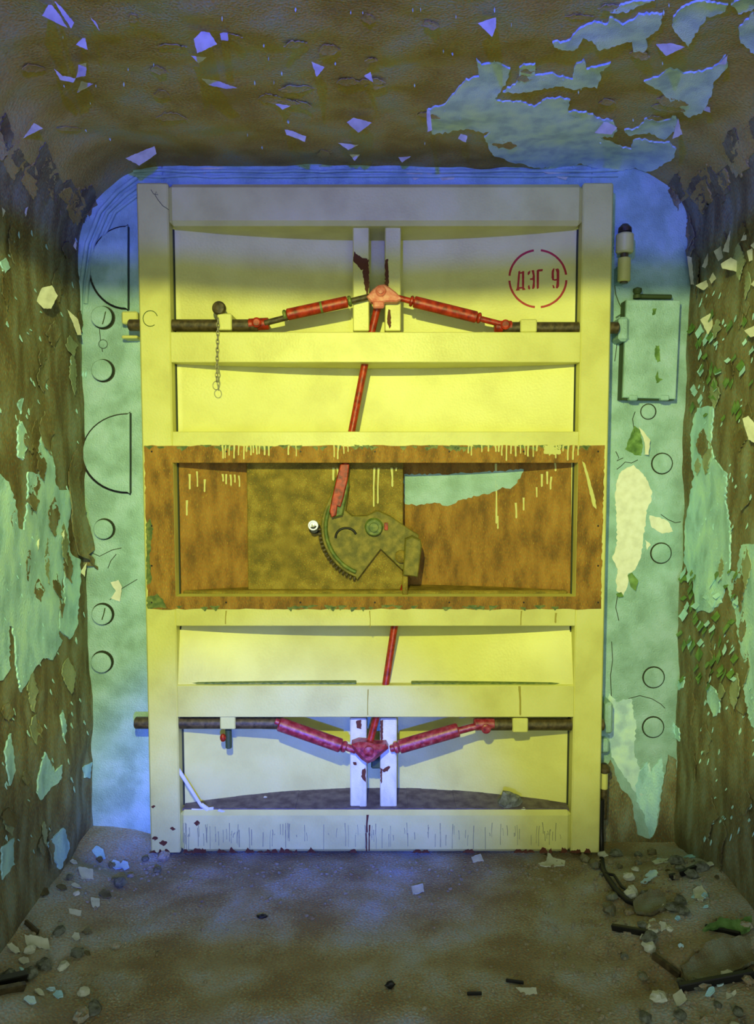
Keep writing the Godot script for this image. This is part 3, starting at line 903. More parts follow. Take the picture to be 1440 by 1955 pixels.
func bay_plate(y0: float, y1: float, foot := 1.0) -> Shape:      # foot: how much of the bow is left at the plate's lower edge
	var s := Shape.new()
	var xs := span(-OPEN - 0.01, OPEN + 0.01, 40)
	var ys := span(y0, y1, 6)
	var at := func(x: float, y: float) -> Vector3: return Vector3(x, y, bow(x) * lerpf(foot, 1.0, (y - y0) / (y1 - y0)))
	for i in 40:
		for j in 6:
			var q := []
			var m := []
			for k in [[0, 0], [1, 0], [1, 1], [0, 1]]:
				var x: float = xs[i + k[0]]
				var y: float = ys[j + k[1]]
				var p: Vector3 = at.call(x, y)
				var du: Vector3 = at.call(x + 0.01, y) - at.call(x - 0.01, y)
				var dv: Vector3 = at.call(x, y + 0.01) - p
				q.append(p)
				m.append(du.cross(dv).normalized())
			for f in [[0.0, 1.0], [-0.008, -1.0]]:
				var o := Vector3(0, 0, f[0])
				s.tri(q[0] + o, q[1] + o, q[2] + o, m[0] * f[1], m[1] * f[1], m[2] * f[1])
				s.tri(q[0] + o, q[2] + o, q[3] + o, m[0] * f[1], m[2] * f[1], m[3] * f[1])
	return s

func build_door():
	door = setting("door_1", "yellow steel blast door with five bays and a bare brown middle band")
	door.set_meta("category", "door")
	var xl := -0.665
	var xr := 0.654
	bar("stile", xl, -OPEN, -0.015, 1.903, -0.095, M.cream, door, 0.004)
	bar("stile", OPEN - 0.008, xr, -0.015, 1.903, -0.095, M.cream, door, 0.004)
	bar("top_rail", -OPEN - 0.001, OPEN - 0.007, 1.789, 1.902, -0.17, M.cream, door, 0.012)
	bar("rail", -OPEN - 0.001, OPEN - 0.007, 1.412, 1.496, -0.17, M.cream, door, 0.002)
	bar("rail", -OPEN - 0.001, OPEN - 0.007, 1.131, 1.219, -0.17, M.cream, door, 0.002)
	bar("rail", -OPEN - 0.001, OPEN - 0.007, 0.662, 0.748, -0.17, M.cream, door, 0.002)
	bar("rail", -OPEN - 0.001, OPEN - 0.007, 0.394, 0.488, -0.17, M.cream, door, 0.002)
	bar("bottom_rail", -OPEN - 0.001, OPEN - 0.007, -0.014, 0.112, -0.17, M.cream, door, 0.012)
	for b in [[1.48, 1.80, M.cream], [1.21, 1.43, M.cream], [0.74, 1.14, M.rust], [0.484, 0.67, M.cream, 0.16], [0.10, 0.40, M.cream]]:
		obj("bowed_plate", bay_plate(b[0], b[1], b[3] if b.size() > 3 else 1.0), b[2], door)
	# dark recess lines where the plates meet the stiles, shade put in as colour
	for y in [[1.496, 1.789], [1.219, 1.412], [0.748, 1.131], [0.488, 0.662], [0.112, 0.394]]:
		for x in [-OPEN + 0.001, OPEN - 0.009]:
			var s := Shape.new()
			add_rod(s, Vector3(x, y[0], -0.046), Vector3(x, y[1], -0.046), 0.0035, 8)
			obj("weld_and_recess_line", s, M.crack_and_shade, door)
	# dust lying on the bottom rail, and the thin ledge under the fourth bay
	var s := Shape.new()
	for i in 24:
		var xa := lerpf(-OPEN + 0.005, OPEN - 0.012, i / 24.0)
		var xb := lerpf(-OPEN + 0.005, OPEN - 0.012, (i + 1) / 24.0)
		add_box(s, Vector3(xa, 0.108, -0.17), Vector3(xb, 0.1135 + rng.randf_range(0, 0.002), -0.014), 0.0005)
	bits(obj("dust", s, M.dust, door))
	s = Shape.new()
	add_box(s, Vector3(-OPEN + 0.012, 0.484, -0.05), Vector3(-0.06, 0.494, -0.012), 0.002)
	add_box(s, Vector3(0.1, 0.484, -0.05), Vector3(OPEN - 0.02, 0.493, -0.012), 0.002)
	obj("ledge_strip", s, M.quadrant_green, door)
	# the bare band where a cover plate was once screwed on
	s = Shape.new()
	var zb := 0.0012
	var bx0 := P(279, 1000, zb).x
	var bx1 := P(1151, 1000, zb).x
	var by1 := P(720, 851, zb).y
	var by0 := P(720, 1163, zb).y
	var q0 := PackedVector2Array()
	for a in [[bx0, by0, bx1, by0], [bx1, by0, bx1, by1], [bx1, by1, bx0, by1], [bx0, by1, bx0, by0]]:
		for k in 60:
			var t := k / 60.0
			q0.append(Vector2(lerpf(a[0], a[2], t), lerpf(a[1], a[3], t)) + Vector2(rng.randf_range(-1, 1), rng.randf_range(-1, 1)) * 0.0022)
	# four strips, ragged outside and straight along the bay
	var iy1 := 1.131
	var iy0 := 0.748
	var ix0 := -OPEN
	var ix1 := OPEN - 0.008
	for k in 4:
		var poly := PackedVector2Array()
		for j in 61:
			poly.append(q0[(k * 60 + j) % 240])
		match k:
			0: poly.append_array([Vector2(bx1, iy0), Vector2(bx0, iy0)])
			1: poly.append_array([Vector2(ix1, by1), Vector2(ix1, by0)])
			2: poly.append_array([Vector2(bx0, iy1), Vector2(bx1, iy1)])
			3: poly.append_array([Vector2(ix0, by0), Vector2(ix0, by1)])
		add_prism(s, poly, -0.001, zb + (k % 2) * 0.0004, 0.0003)
	obj("bare_band", s, M.rust, door)
	# remains of pale green primer along the band's edges
	s = Shape.new()
	for k in 90:
		var x := rng.randf_range(282, 1145)
		var y := rng.randf_range(852, 857) if k % 3 else rng.randf_range(1158, 1163)
		film(s, [x - rng.randf_range(4, 12), y - 3, x + rng.randf_range(4, 14), y - 3, x + rng.randf_range(-5, 5), y + rng.randf_range(1, 7)], str(zb + 0.0006), 0.0005, 0.0, Vector2.DOWN, 0.8, 4.0)
	film(s, [281, 1140, 300, 1134, 312, 1146, 318, 1160, 281, 1162], str(zb + 0.0006), 0.0005, 0.0, Vector2.DOWN, 1.5, 4.0)
	film(s, [279, 1000, 288, 990, 292, 1010, 286, 1060, 290, 1110, 280, 1120], str(zb + 0.0006), 0.0005, 0.0, Vector2.DOWN, 1.5, 4.0)
	bits(obj("primer_remains", s, M.quadrant_green, door))
	s = Shape.new()
	for x in span(290, 1142, 6):
		for y in [862, 1150]:
			var c := P(x, y, 0.0)
			add_rod(s, c, c + Vector3(0, 0, 0.0026), 0.0028, 8)
	for y in [1004, 1080]:
		for x in [290, 1142]:
			var c := P(x, y, 0.0)
			add_rod(s, c, c + Vector3(0, 0, 0.0026), 0.0028, 8)
	bits(obj("screw_holes", s, M.black, door))
	# runs of cream paint: down the band's face, then down the plates behind
	s = Shape.new()
	for x in [425, 432, 440, 448, 457, 466, 472, 478, 484, 490, 497, 505, 513, 551, 565, 637, 646, 655, 664, 895, 901, 920, 932, 945, 952, 960, 968, 976, 985, 994, 1002, 1010, 1018, 1026, 1042, 1050, 1063, 1075, 1085, 1096, 1104]:
		drip(s, x + rng.randf_range(-1, 1), 850, rng.randf_range(862, 881), rng.randf_range(1.2, 2.2), str(zb + 0.0006))
	film(s, [1038, 850, 1072, 850, 1070, 868, 1040, 866], str(zb + 0.0006), 0.0006, 0.0, Vector2.DOWN, 1.5, 4.0)
	film(s, [1112, 880, 1117, 884, 1137, 955, 1139, 972, 1132, 966], str(zb + 0.0006), 0.0008, 0.0, Vector2.DOWN, 0.6, 5.0)
	bits(obj("paint_runs", s, M.drip, door))
	s = Shape.new()
	for q in [[362, 905, 935], [376, 900, 930], [391, 915, 940], [357, 955, 985], [425, 905, 920], [432, 905, 925], [440, 906, 928], [448, 906, 922], [456, 908, 930], [947, 885, 1000], [950, 985, 1010], [1060, 884, 900], [1045, 900, 925], [1053, 910, 935], [1035, 905, 930], [1025, 930, 950], [985, 960, 990], [1000, 950, 975], [1093, 884, 1130]]:
		drip(s, q[0], q[1], q[2], rng.randf_range(1.5, 2.4), "panel")
	bits(obj("paint_runs", s, M.drip, door))
	patch("primer_patch", [772, 905, 850, 905, 940, 900, 1000, 896, 992, 912, 985, 926, 975, 932, 960, 930, 935, 942, 905, 948, 880, 955, 855, 965, 830, 960, 800, 965, 772, 962], M.frame_green, door, "panel", 0.001, 0.0, Vector2.DOWN, 2.0, 5.0)
	# flat plate that carries the lever
	s = Shape.new()
	var a := P(474, 1140, -0.07)
	var b := P(770, 884, -0.07)
	add_box(s, Vector3(a.x, 0.74, -0.17), Vector3(b.x, 1.14, -0.07), 0.002)
	obj("mounting_plate", s, M.mount, door)
	s = Shape.new()
	for q in [[637, 900, 918], [644, 900, 910], [715, 900, 968], [723, 900, 962], [748, 900, 930], [757, 893, 900]]:
		drip(s, q[0], 893, q[2], rng.randf_range(1.6, 2.4), "mount")
	bits(obj("paint_runs", s, M.drip, door))
	s = Shape.new()
	add_box(s, Vector3(-OPEN + 0.01, 0.745, -0.16), Vector3(OPEN - 0.02, 0.757, -0.045), 0.004)
	obj("sill_strip", s, M.mount, door)
	# pairs of upright guide plates in the top and bottom bays
	for u in [[674, 705, 433, 632], [735, 766, 433, 632], [669, 700, 1372, 1543], [726, 758, 1372, 1543]]:
		s = Shape.new()
		var lo := P(u[0], u[3], -0.03)
		var hi := P(u[1], u[2], -0.03)
		add_box(s, Vector3(lo.x, lo.y, -0.17), Vector3(hi.x, hi.y, -0.03), 0.003)
		obj("guide_plate", s, M.cream if u[2] == 433 else M.post_paint, door)
	for w in [
		[697, 500, 704, 495, 705, 545, 702, 566, 697, 552, 692, 520], [735, 497, 741, 494, 743, 540, 740, 560, 736, 560], [676, 480, 682, 486, 692, 492, 702, 494, 700, 512, 690, 516, 682, 506, 675, 500],
		[742, 590, 746, 592, 747, 622, 743, 628, 739, 612],
		[680, 1376, 690, 1374, 690, 1392, 682, 1390], [726, 1376, 732, 1374, 731, 1418, 727, 1420], [692, 1470, 698, 1465, 699, 1495, 695, 1490, 690, 1482], [730, 1470, 742, 1462, 746, 1464, 740, 1472, 732, 1474], [726, 1466, 730, 1468, 730, 1492, 727, 1496], [674, 1455, 681, 1455, 681, 1461, 675, 1460],
	]:
		patch("rust_spot", w, M.rust_spot, door, "-0.0299", 0.0006, 0.0, Vector2.DOWN, 0.8, 3.0)
	s = Shape.new()
	for q in [[702, 1556, 1590, 2.2], [706, 1575, 1625, 1.6], [699, 1590, 1626, 1.6]]:
		drip(s, q[0], q[1], q[2], q[3], "0.0004")
	bits(obj("rust_runs", s, M.rust_spot, door))
	s = Shape.new()
	for k in 110:
		var x := rng.randf_range(350, 1070)
		drip(s, x, rng.randf_range(1570, 1595), rng.randf_range(1590, 1622), rng.randf_range(0.4, 0.8), "0.0002")
	bits(obj("dirt_runs", s, M.dirt_run, door))
	s = Shape.new()
	for q in [[432, 1166, 1192, 1.2], [706, 1166, 1198, 1.0], [996, 1166, 1194, 1.4], [703, 1316, 1366, 1.2], [992, 1310, 1366, 2.2], [1062, 1170, 1190, 2.0]]:
		drip(s, q[0], q[1], q[2], q[3], "0.0004")
	bits(obj("stain_runs", s, M.stain, door))
	s = Shape.new()
	var hair := []
	for q in [[288, 362], [293, 370], [302, 372], [298, 366], [296, 372], [302, 382], [311, 393], [322, 400]]:
		hair.append(P(q[0], q[1], 0.0004))
	add_path(s, hair, 0.0008, 5)
	obj("crack", s, M.crack_and_shade, door)
	# dents of bare rust along the foot of the leaf
	s = Shape.new()
	for k in 44:
		var x := rng.randf_range(290, 560) if k < 24 else rng.randf_range(560, 1130)
		var w := rng.randf_range(3, 9)
		film(s, [x - w, 1628, x - w * 0.4, 1628 - rng.randf_range(2, 11), x + w * 0.5, 1628 - rng.randf_range(2, 9), x + w, 1628], "0.0004", 0.0006, 0.0, Vector2.DOWN, 0.8, 3.0)
	for q in [[330, 1582, 5], [376, 1571, 6], [312, 1609, 8], [296, 1600, 6], [293, 1540, 4]]:
		film(s, [q[0] - q[2], q[1], q[0], q[1] - q[2] * 0.7, q[0] + q[2], q[1], q[0], q[1] + q[2] * 0.8], "0.0004", 0.0006, 0.0, Vector2.DOWN, 1.2, 3.0)
	bits(obj("chipped_edge", s, M.rust_spot, door))
	# round plug weld on the left stile
	s = Shape.new()
	var pts := []
	for t in span(0.15, 0.95, 16):
		pts.append(P(287 + cos(TAU * t) * 14, 608 + sin(TAU * t) * 15, 0.0005))
	add_path(s, pts, 0.0012, 6)
	obj("weld_and_recess_line", s, M.quadrant_green, door)
	# stencilled mark: letters in a broken ring
	s = Shape.new()
	for g in [[-84, -8], [3, 84], [96, 176], [186, 262]]:
		var nums := []
		for t in span(g[0], g[1], 14):
			nums.append_array([1027.2 + cos(deg_to_rad(t)) * 56.5, 532.1 + sin(deg_to_rad(t)) * 56.5])
		for t in span(g[1], g[0], 14):
			nums.append_array([1027.2 + cos(deg_to_rad(t)) * 52.5, 532.1 + sin(deg_to_rad(t)) * 52.5])
		film(s, nums, "panel", 0.0004, 0.0, Vector2.DOWN, 0.15, 8.0)
	for g in [
		[400, 545, 430, 535, 408, 800, 422, 835, 360, 840, 377, 800], [455, 545, 490, 540, 487, 790, 512, 825, 460, 832, 455, 700], [424, 560, 466, 552, 466, 575, 424, 582], [400, 790, 465, 782, 465, 806, 400, 812],
		[540, 590, 545, 555, 585, 530, 578, 575, 555, 603], [600, 530, 640, 525, 652, 620, 650, 790, 630, 815, 608, 812, 625, 700, 612, 660, 620, 610], [578, 652, 624, 648, 624, 672, 578, 676], [545, 770, 565, 752, 582, 800, 572, 825, 550, 812],
		[680, 535, 700, 515, 775, 510, 768, 542, 716, 546, 712, 800, 690, 815, 680, 800],
		[905, 640, 910, 540, 930, 505, 952, 498, 942, 560, 946, 682, 922, 682], [963, 510, 1010, 500, 1027, 530, 1022, 770, 1000, 805, 973, 800, 985, 700, 985, 560], [942, 668, 986, 660, 986, 684, 944, 688], [920, 755, 940, 758, 958, 802, 930, 800],
	]:
		var nums := []
		for k in g.size():
			nums.append(g[k] / 8.0 + (940.0 if k % 2 == 0 else 450.0))
		film(s, nums, "panel", 0.0004, 0.0, Vector2.DOWN, 0.12, 4.0)
	bits(obj("stencilled_mark", s, M.stencil, door))
	# hinges on the right edge
	for h in [[[1176, 1210, 446, 484], [1181, 1206, 492, 538], 0], [[1146, 1161, 1474, 1506], [1146, 1158, 1512, 1560], 1]]:
		var hg := Node3D.new()
		hg.name = "hinge"
		door.add_child(hg, true)
		var z := -0.045
		var k: Array = h[0]
		s = Shape.new()
		var lo := P(k[0], k[3], z)
		var hi := P(k[1], k[2], z)
		var mid := (lo.x + hi.x) / 2.0
		add_rod(s, Vector3(mid, lo.y, z), Vector3(mid, hi.y, z), (hi.x - lo.x) / 2.0, 20)
		obj("upper_knuckle", s, M.cream, hg)
		k = h[1]
		s = Shape.new()
		var l2 := P(k[0], k[3], z)
		var h2 := P(k[1], k[2], z)
		add_rod(s, Vector3(mid, l2.y, z), Vector3(mid, h2.y, z), (h2.x - l2.x) / 2.0, 20)
		obj("lower_knuckle", s, M.cream, hg)
		s = Shape.new()
		add_lathe(s, Transform3D(Basis(), Vector3(mid, l2.y - 0.004, z)), [[0.0, 0.0], [0.011, 0.0], [0.011, hi.y - l2.y + 0.008], [0.019, hi.y - l2.y + 0.008], [0.018, hi.y - l2.y + 0.02], [0.008, hi.y - l2.y + 0.03], [0.0, hi.y - l2.y + 0.031]], 18)
		obj("pin", s, M.dark_steel, hg)
		s = Shape.new()
		add_box(s, Vector3(mid - 0.012, l2.y, FRAME_Z - 0.01), Vector3(mid + 0.012, l2.y + 0.05, z), 0.003)
		obj("bracket", s, M.frame_green, hg)
	# guide blocks for the sliding bars
	for k in [[415, 442, 598, 630], [994, 1026, 609, 634], [420, 449, 1366, 1393], [979, 1009, 1372, 1399]]:
		s = Shape.new()
		var lo := P(k[0], k[3], -0.004)
		var hi := P(k[1], k[2], -0.004)
		add_box(s, Vector3(lo.x, lo.y, -0.09), Vector3(hi.x, hi.y, -0.004), 0.003)
		obj("bar_guide", s, M.cream, door)

func drip(s: Shape, x: float, y0: float, y1: float, w: float, where: String):
	var wob := rng.randf_range(-1.5, 1.5)
	film(s, [x - w, y0, x + w, y0, x + wob + w * 0.7, (y0 + y1) / 2, x + wob + w * 0.8, y1 - w, x + wob, y1, x + wob - w * 0.8, y1 - w, x + wob - w * 0.7, (y0 + y1) / 2], where, 0.0008, 0.0, Vector2.DOWN, 0.2, 8.0)


# ---------------------------------------------------------------- the lock
func bolt_bar(t: Node3D, x0: float, x1: float, y: float, r: float, mat: Material):
	var s := Shape.new()
	var a := P(x0, y, -0.026)
	var b := P(x1, y, -0.026)
	add_rod(s, Vector3(a.x, (a.y + b.y) / 2, -0.026), Vector3(b.x, (a.y + b.y) / 2, -0.026), r, 18)
	return obj("sliding_bar", s, mat, t)

func build_lock():
	var z := -0.026
	var t := thing("locking_linkage", "red turnbuckle linkage in the top bay, arms rising to a pink hub", "lock linkage")
	bolt_bar(t, 246, 494, 621, 0.0165, M.dark_steel)
	bolt_bar(t, 958, 1181, 626, 0.0165, M.dark_steel)
	for e in [[474, 514, 620], [944, 978, 624]]:
		var s := Shape.new()
		add_rod(s, P(e[0], e[2], z), P(e[1], e[2] - (2 if e[0] < 700 else 0), z), 0.0172, 16)
		add_lathe(s, Transform3D(Basis(Vector3.RIGHT, Vector3.BACK, Vector3.DOWN), P((e[0] + e[1]) / 2.0, e[2], z - 0.019)), [[0.0, 0.0], [0.014, 0.0], [0.014, 0.04], [0.009, 0.043], [0.0, 0.043]], 16)
		obj("eye_joint", s, M.red_paint, t)
	for e in [[505, 617, 706, 566, 548, 601, 664, 576], [750, 566, 962, 620, 790, 576, 911, 606]]:
		var s := Shape.new()
		add_rod(s, P(e[0], e[1], z + 0.012), P(e[2], e[3], z + 0.012), 0.0085, 12)
		var rod := obj("threaded_rod", s, M.dark_steel if e[0] == 505 else M.red_paint, t)
		s = Shape.new()
		var a := P(e[4], e[5], z + 0.012)
		var b := P(e[6], e[7], z + 0.012)
		add_rod(s, a, b, 0.0165, 20)
		var sl := obj("turnbuckle_sleeve", s, M.red_paint, t)
		s = Shape.new()
		var d := (b - a).normalized()
		add_rod(s, a.lerp(b, 0.53), a.lerp(b, 0.6), 0.0168, 16)
		if e[0] == 505:
			obj("green_band", s, M.quadrant_green, sl)
		for k in [[a, -1.0], [b, 1.0]]:
			s = Shape.new()
			add_rod(s, k[0] + d * k[1] * 0.001, k[0] + d * k[1] * 0.011, 0.0155, 6)
			obj("lock_nut", s, M.quadrant_green if e[0] == 505 else M.red_paint, rod)
	var s := Shape.new()
	add_prism(s, outline([700, 566, 712, 552, 722, 544, 734, 542, 744, 548, 757, 558, 768, 570, 758, 576, 740, 576, 722, 578, 708, 576], z + 0.034), z, z + 0.034, 0.004)
	var hub := obj("hub_plate", s, M.pink_paint, t)
	s = Shape.new()
	add_lathe(s, Transform3D(Basis(Vector3.RIGHT, Vector3.BACK, Vector3.DOWN), P(727, 556, z + 0.032)), [[0.0155, 0.0], [0.0155, 0.006], [0.013, 0.008], [0.0105, 0.006], [0.0105, 0.004], [0.009, 0.004], [0.0085, 0.012], [0.0, 0.014]], 20)
	obj("hub_bolt", s, M.pink_paint, hub)
	s = Shape.new()
	add_box(s, P(712, 590, z + 0.02), P(734, 574, z + 0.035), 0.004)
	obj("rod_clevis", s, M.pink_paint, hub)
	# lower linkage
	t = thing("locking_linkage", "crimson turnbuckle linkage in the bottom bay, arms falling to a hub", "lock linkage")
	bolt_bar(t, 258, 520, 1380, 0.0175, M.dark_steel)
	bolt_bar(t, 905, 1153, 1383, 0.0175, M.dark_steel)
	s = Shape.new()
	add_rod(s, P(500, 1380, z), P(542, 1381, z), 0.0178, 16)
	obj("eye_joint", s, M.dark_steel, t)
	s = Shape.new()
	add_rod(s, P(905, 1383, z), P(945, 1382, z), 0.018, 16)
	add_lathe(s, Transform3D(Basis(Vector3.RIGHT, Vector3.BACK, Vector3.DOWN), P(925, 1383, z - 0.019)), [[0.0, 0.0], [0.014, 0.0], [0.014, 0.04], [0.009, 0.043], [0.0, 0.043]], 16)
	obj("eye_joint", s, M.crimson, t)
	for e in [[525, 1377, 680, 1433, 532, 1382, 652, 1424], [745, 1430, 915, 1385, 762, 1426, 876, 1393]]:
		s = Shape.new()
		add_rod(s, P(e[0], e[1], z + 0.008), P(e[2], e[3], z + 0.008), 0.0105, 12)
		var rod := obj("threaded_rod", s, M.crimson, t)
		s = Shape.new()
		add_rod(s, P(e[4], e[5], z + 0.008), P(e[6], e[7], z + 0.008), 0.0205, 20)
		obj("turnbuckle_sleeve", s, M.crimson, t)
		s = Shape.new()
		var a := P(e[4], e[5], z + 0.008)
		var b := P(e[6], e[7], z + 0.008)
		var d := (b - a).normalized()
		if e[0] == 525:
			add_rod(s, b + d * 0.001, b + d * 0.015, 0.018, 6)
		else:
			add_rod(s, a - d * 0.015, a - d * 0.001, 0.018, 6)
		obj("lock_nut", s, M.crimson, rod)
	s = Shape.new()
	add_prism(s, outline([671, 1424, 684, 1419, 700, 1420, 718, 1424, 738, 1424, 742, 1432, 730, 1442, 714, 1456, 702, 1461, 690, 1453, 678, 1440], z + 0.045), z, z + 0.045, 0.012)
	hub = obj("hub_plate", s, M.crimson, t)
	s = Shape.new()
	add_lathe(s, Transform3D(Basis(Vector3.RIGHT, Vector3.BACK, Vector3.DOWN), P(704, 1434, z + 0.043)), [[0.016, 0.0], [0.014, 0.005], [0.006, 0.008], [0.0, 0.009]], 18)
	obj("hub_bolt", s, M.crimson, hub)
	s = Shape.new()
	var c := P(724, 1458, -0.06)
	add_box(s, c + Vector3(-0.024, -0.008, -0.04), c + Vector3(0.01, 0.02, 0.02), 0.004)
	obj("stop_block", s, M.dark_green, hub)
	# toothed quadrant and lever
	t = thing("toothed_quadrant", "green and brown toothed quadrant lever pivoting in the bare middle bay", "lever")
	var zq := -0.048
	var nums := [650, 908, 666, 908, 668, 925, 660, 975, 672, 985, 700, 985, 720, 975, 745, 985, 772, 1004, 800, 1022, 800, 1060, 794, 1088, 768, 1088, 727, 1048, 682, 1107]
	var teeth := []
	for k in 25:
		var an := lerpf(deg_to_rad(110), deg_to_rad(208), k / 24.0)
		nums.append_array([714 + cos(an) * 101, 1007 + sin(an) * 101])
	nums.append_array([636, 935])
	s = Shape.new()
	add_prism(s, outline(nums, zq), -0.07, zq, 0.0025)
	var q := obj("sector_plate", s, M.sector, t)
	for k in 16:
		var an := lerpf(deg_to_rad(111), deg_to_rad(178), k / 15.0)
		s = Shape.new()
		var mid := P(714 + cos(an) * 103.5, 1007 + sin(an) * 103.5, zq - 0.004)
		add_box(s, Vector3(-0.005, -0.0035, -0.008), Vector3(0.006, 0.0035, 0.004), 0.0015, Transform3D(Basis(Vector3.BACK, -an), mid))
		obj("tooth", s, M.dark_steel, q)
	s = Shape.new()
	var pts := []
	for an in span(112, 206, 18):
		pts.append(P(714 + cos(deg_to_rad(an)) * 92, 1007 + sin(deg_to_rad(an)) * 92, zq + 0.002))
	add_path(s, pts, 0.006)
	obj("rim", s, M.quadrant_green, q)
	s = Shape.new()
	pts = []
	for an in span(176, 340, 14):
		pts.append(P(661 + cos(deg_to_rad(an)) * 20, 1026 + sin(deg_to_rad(an)) * 18, zq + 0.001))
	add_path(s, pts, 0.0034)
	obj("hole_edge", s, M.black, q)
	s = Shape.new()
	add_lathe(s, Transform3D(Basis(Vector3.RIGHT, Vector3.BACK, Vector3.DOWN), P(714, 1006, zq)), [[0.027, 0.0], [0.027, 0.004], [0.025, 0.006], [0.025, 0.014], [0.022, 0.017], [0.014, 0.017], [0.013, 0.023], [0.0, 0.024]], 24)
	obj("pivot", s, M.quadrant_green, t)
	s = Shape.new()
	add_box(s, P(734, 1012, zq), P(741, 998, zq + 0.004), 0.001)
	obj("red_mark", s, M.red_paint, q)
	s = Shape.new()
	add_prism(s, outline([774, 1030, 788, 1024, 804, 1032, 806, 1042, 798, 1102, 770, 1098], zq + 0.035), zq - 0.004, zq + 0.035, 0.004)
	obj("end_block", s, M.sector, t)
	s = Shape.new()
	add_lathe(s, Transform3D(Basis(Vector3.RIGHT, Vector3.BACK, Vector3.DOWN), P(766, 1062, zq)), [[0.018, 0.0], [0.018, 0.012], [0.012, 0.016], [0.0, 0.016]], 18)
	obj("end_pivot", s, M.mount, t)
	s = Shape.new()
	add_prism(s, outline([640, 912, 665, 905, 666, 930, 654, 984, 640, 988, 630, 984, 632, 955], zq + 0.02), zq - 0.002, zq + 0.02, 0.004)
	obj("fork", s, M.quadrant_green, t)
	# tie rods between the quadrant and the two linkages
	t = thing("tie_rod", "orange-red tie rod slanting from the top hub to the toothed quadrant", "rod")
	s = Shape.new()
	add_path(s, [P(724, 574, -0.03), P(712, 624, -0.05), P(697, 694, -0.05), P(672, 822, -0.05), P(659, 888, -0.03)], 0.0105, 14)
	obj("shaft", s, M.red_paint, t)
	s = Shape.new()
	add_prism(s, outline([650, 886, 667, 886, 664, 916, 656, 950, 650, 968, 644, 966, 642, 984, 633, 988, 629, 976, 634, 950, 642, 915], -0.018), -0.032, -0.018, 0.003)
	obj("flattened_end", s, M.red_paint, t)
	t = thing("tie_rod", "red tie rod slanting from the toothed quadrant down to the bottom hub", "rod")
	s = Shape.new()
	add_path(s, [P(773, 1118, -0.062), P(768, 1136, -0.056), P(753, 1198, -0.04), P(736, 1310, -0.0125), P(726, 1340, -0.02), P(718, 1372, -0.03), P(704, 1426, -0.02)], 0.0105, 14)
	obj("shaft", s, M.red_paint, t)
	s = Shape.new()
	add_box(s, P(768, 1140, -0.052), P(779, 1096, -0.028), 0.003)
	obj("flattened_end", s, M.mount, t)
	# stub with a bright ring beside the quadrant
	t = thing("stop_pin", "short pin with a bright ring beside the toothed quadrant", "pin")
	s = Shape.new()
	add_lathe(s, Transform3D(Basis(Vector3.RIGHT, Vector3.BACK, Vector3.DOWN), P(602, 1008, -0.07)), [[0.016, 0.0], [0.016, 0.012], [0.011, 0.014], [0.011, 0.042], [0.0, 0.042]], 18)
	obj("shank", s, M.black, t)
	s = Shape.new()
	add_lathe(s, Transform3D(Basis(Vector3.RIGHT, Vector3.BACK, Vector3.DOWN), P(598, 1003, -0.028)), [[0.0155, -0.01], [0.0155, 0.0], [0.014, 0.002], [0.0105, 0.002], [0.0095, -0.004], [0.0055, -0.004], [0.005, 0.001], [0.0, 0.002]], 24)
	obj("ring", s, M.chrome, t)
	# small cock and stub under the lower left guide
	t = thing("drain_cock", "small grey cock with a red knob under the lower bar", "valve")
	s = Shape.new()
	add_rod(s, P(436, 1392, -0.03), P(437, 1428, -0.03), 0.0095, 14)
	obj("stub", s, M.dark_green, t)
	s = Shape.new()
	add_lathe(s, Transform3D(Basis(), P(426, 1416, -0.015)), [[0.0, 0.0], [0.006, 0.002], [0.009, 0.009], [0.009, 0.016], [0.005, 0.022], [0.0, 0.024]], 16)
	obj("knob", s, M.red_paint, t)
	# round padlock and chain on the upper left guide
	t = thing("round_padlock", "dark round padlock sitting on the upper left bar guide", "padlock")
	s = Shape.new()
	add_lathe(s, Transform3D(Basis(Vector3.RIGHT, Vector3.BACK, Vector3.DOWN), P(420, 590, -0.02)), [[0.0, -0.004], [0.014, -0.002], [0.019, 0.004], [0.0195, 0.014], [0.015, 0.021], [0.006, 0.024], [0.0, 0.0245]], 22)
	obj("body", s, M.dark_steel, t)
	s = Shape.new()
	pts = []
	for an in span(-10, 190, 12):
		pts.append(P(428 + cos(deg_to_rad(an)) * 9, 602 + sin(deg_to_rad(an)) * 8, -0.012))
	add_path(s, pts, 0.0035)
	obj("shackle", s, M.steel, t)
	t = thing("pull_chain", "short link chain with a wire ring hanging over the upper rail", "chain")
	for k in 15:
		var y := 612 + k * 8.0
		var o := P(416.5 - k * 0.2, y, 0.008)
		s = Shape.new()
		pts = []
		for an in span(0, 330, 11):
			var u := cos(deg_to_rad(an)) * 0.0038
			var v := sin(deg_to_rad(an)) * 0.008
			pts.append(o + (Vector3(u, v, 0) if k % 2 else Vector3(u * 0.5, v, u * 0.8)))
		add_path(s, pts, 0.0013, 6, true)
		obj("link", s, M.steel, t)
	s = Shape.new()
	pts = []
	for an in span(0, 345, 23):
		pts.append(P(413 + cos(deg_to_rad(an)) * 6.5, 736 + sin(deg_to_rad(an)) * 8, 0.006))
	add_path(s, pts, 0.0011, 6, true)
	obj("wire_ring", s, M.steel, t)


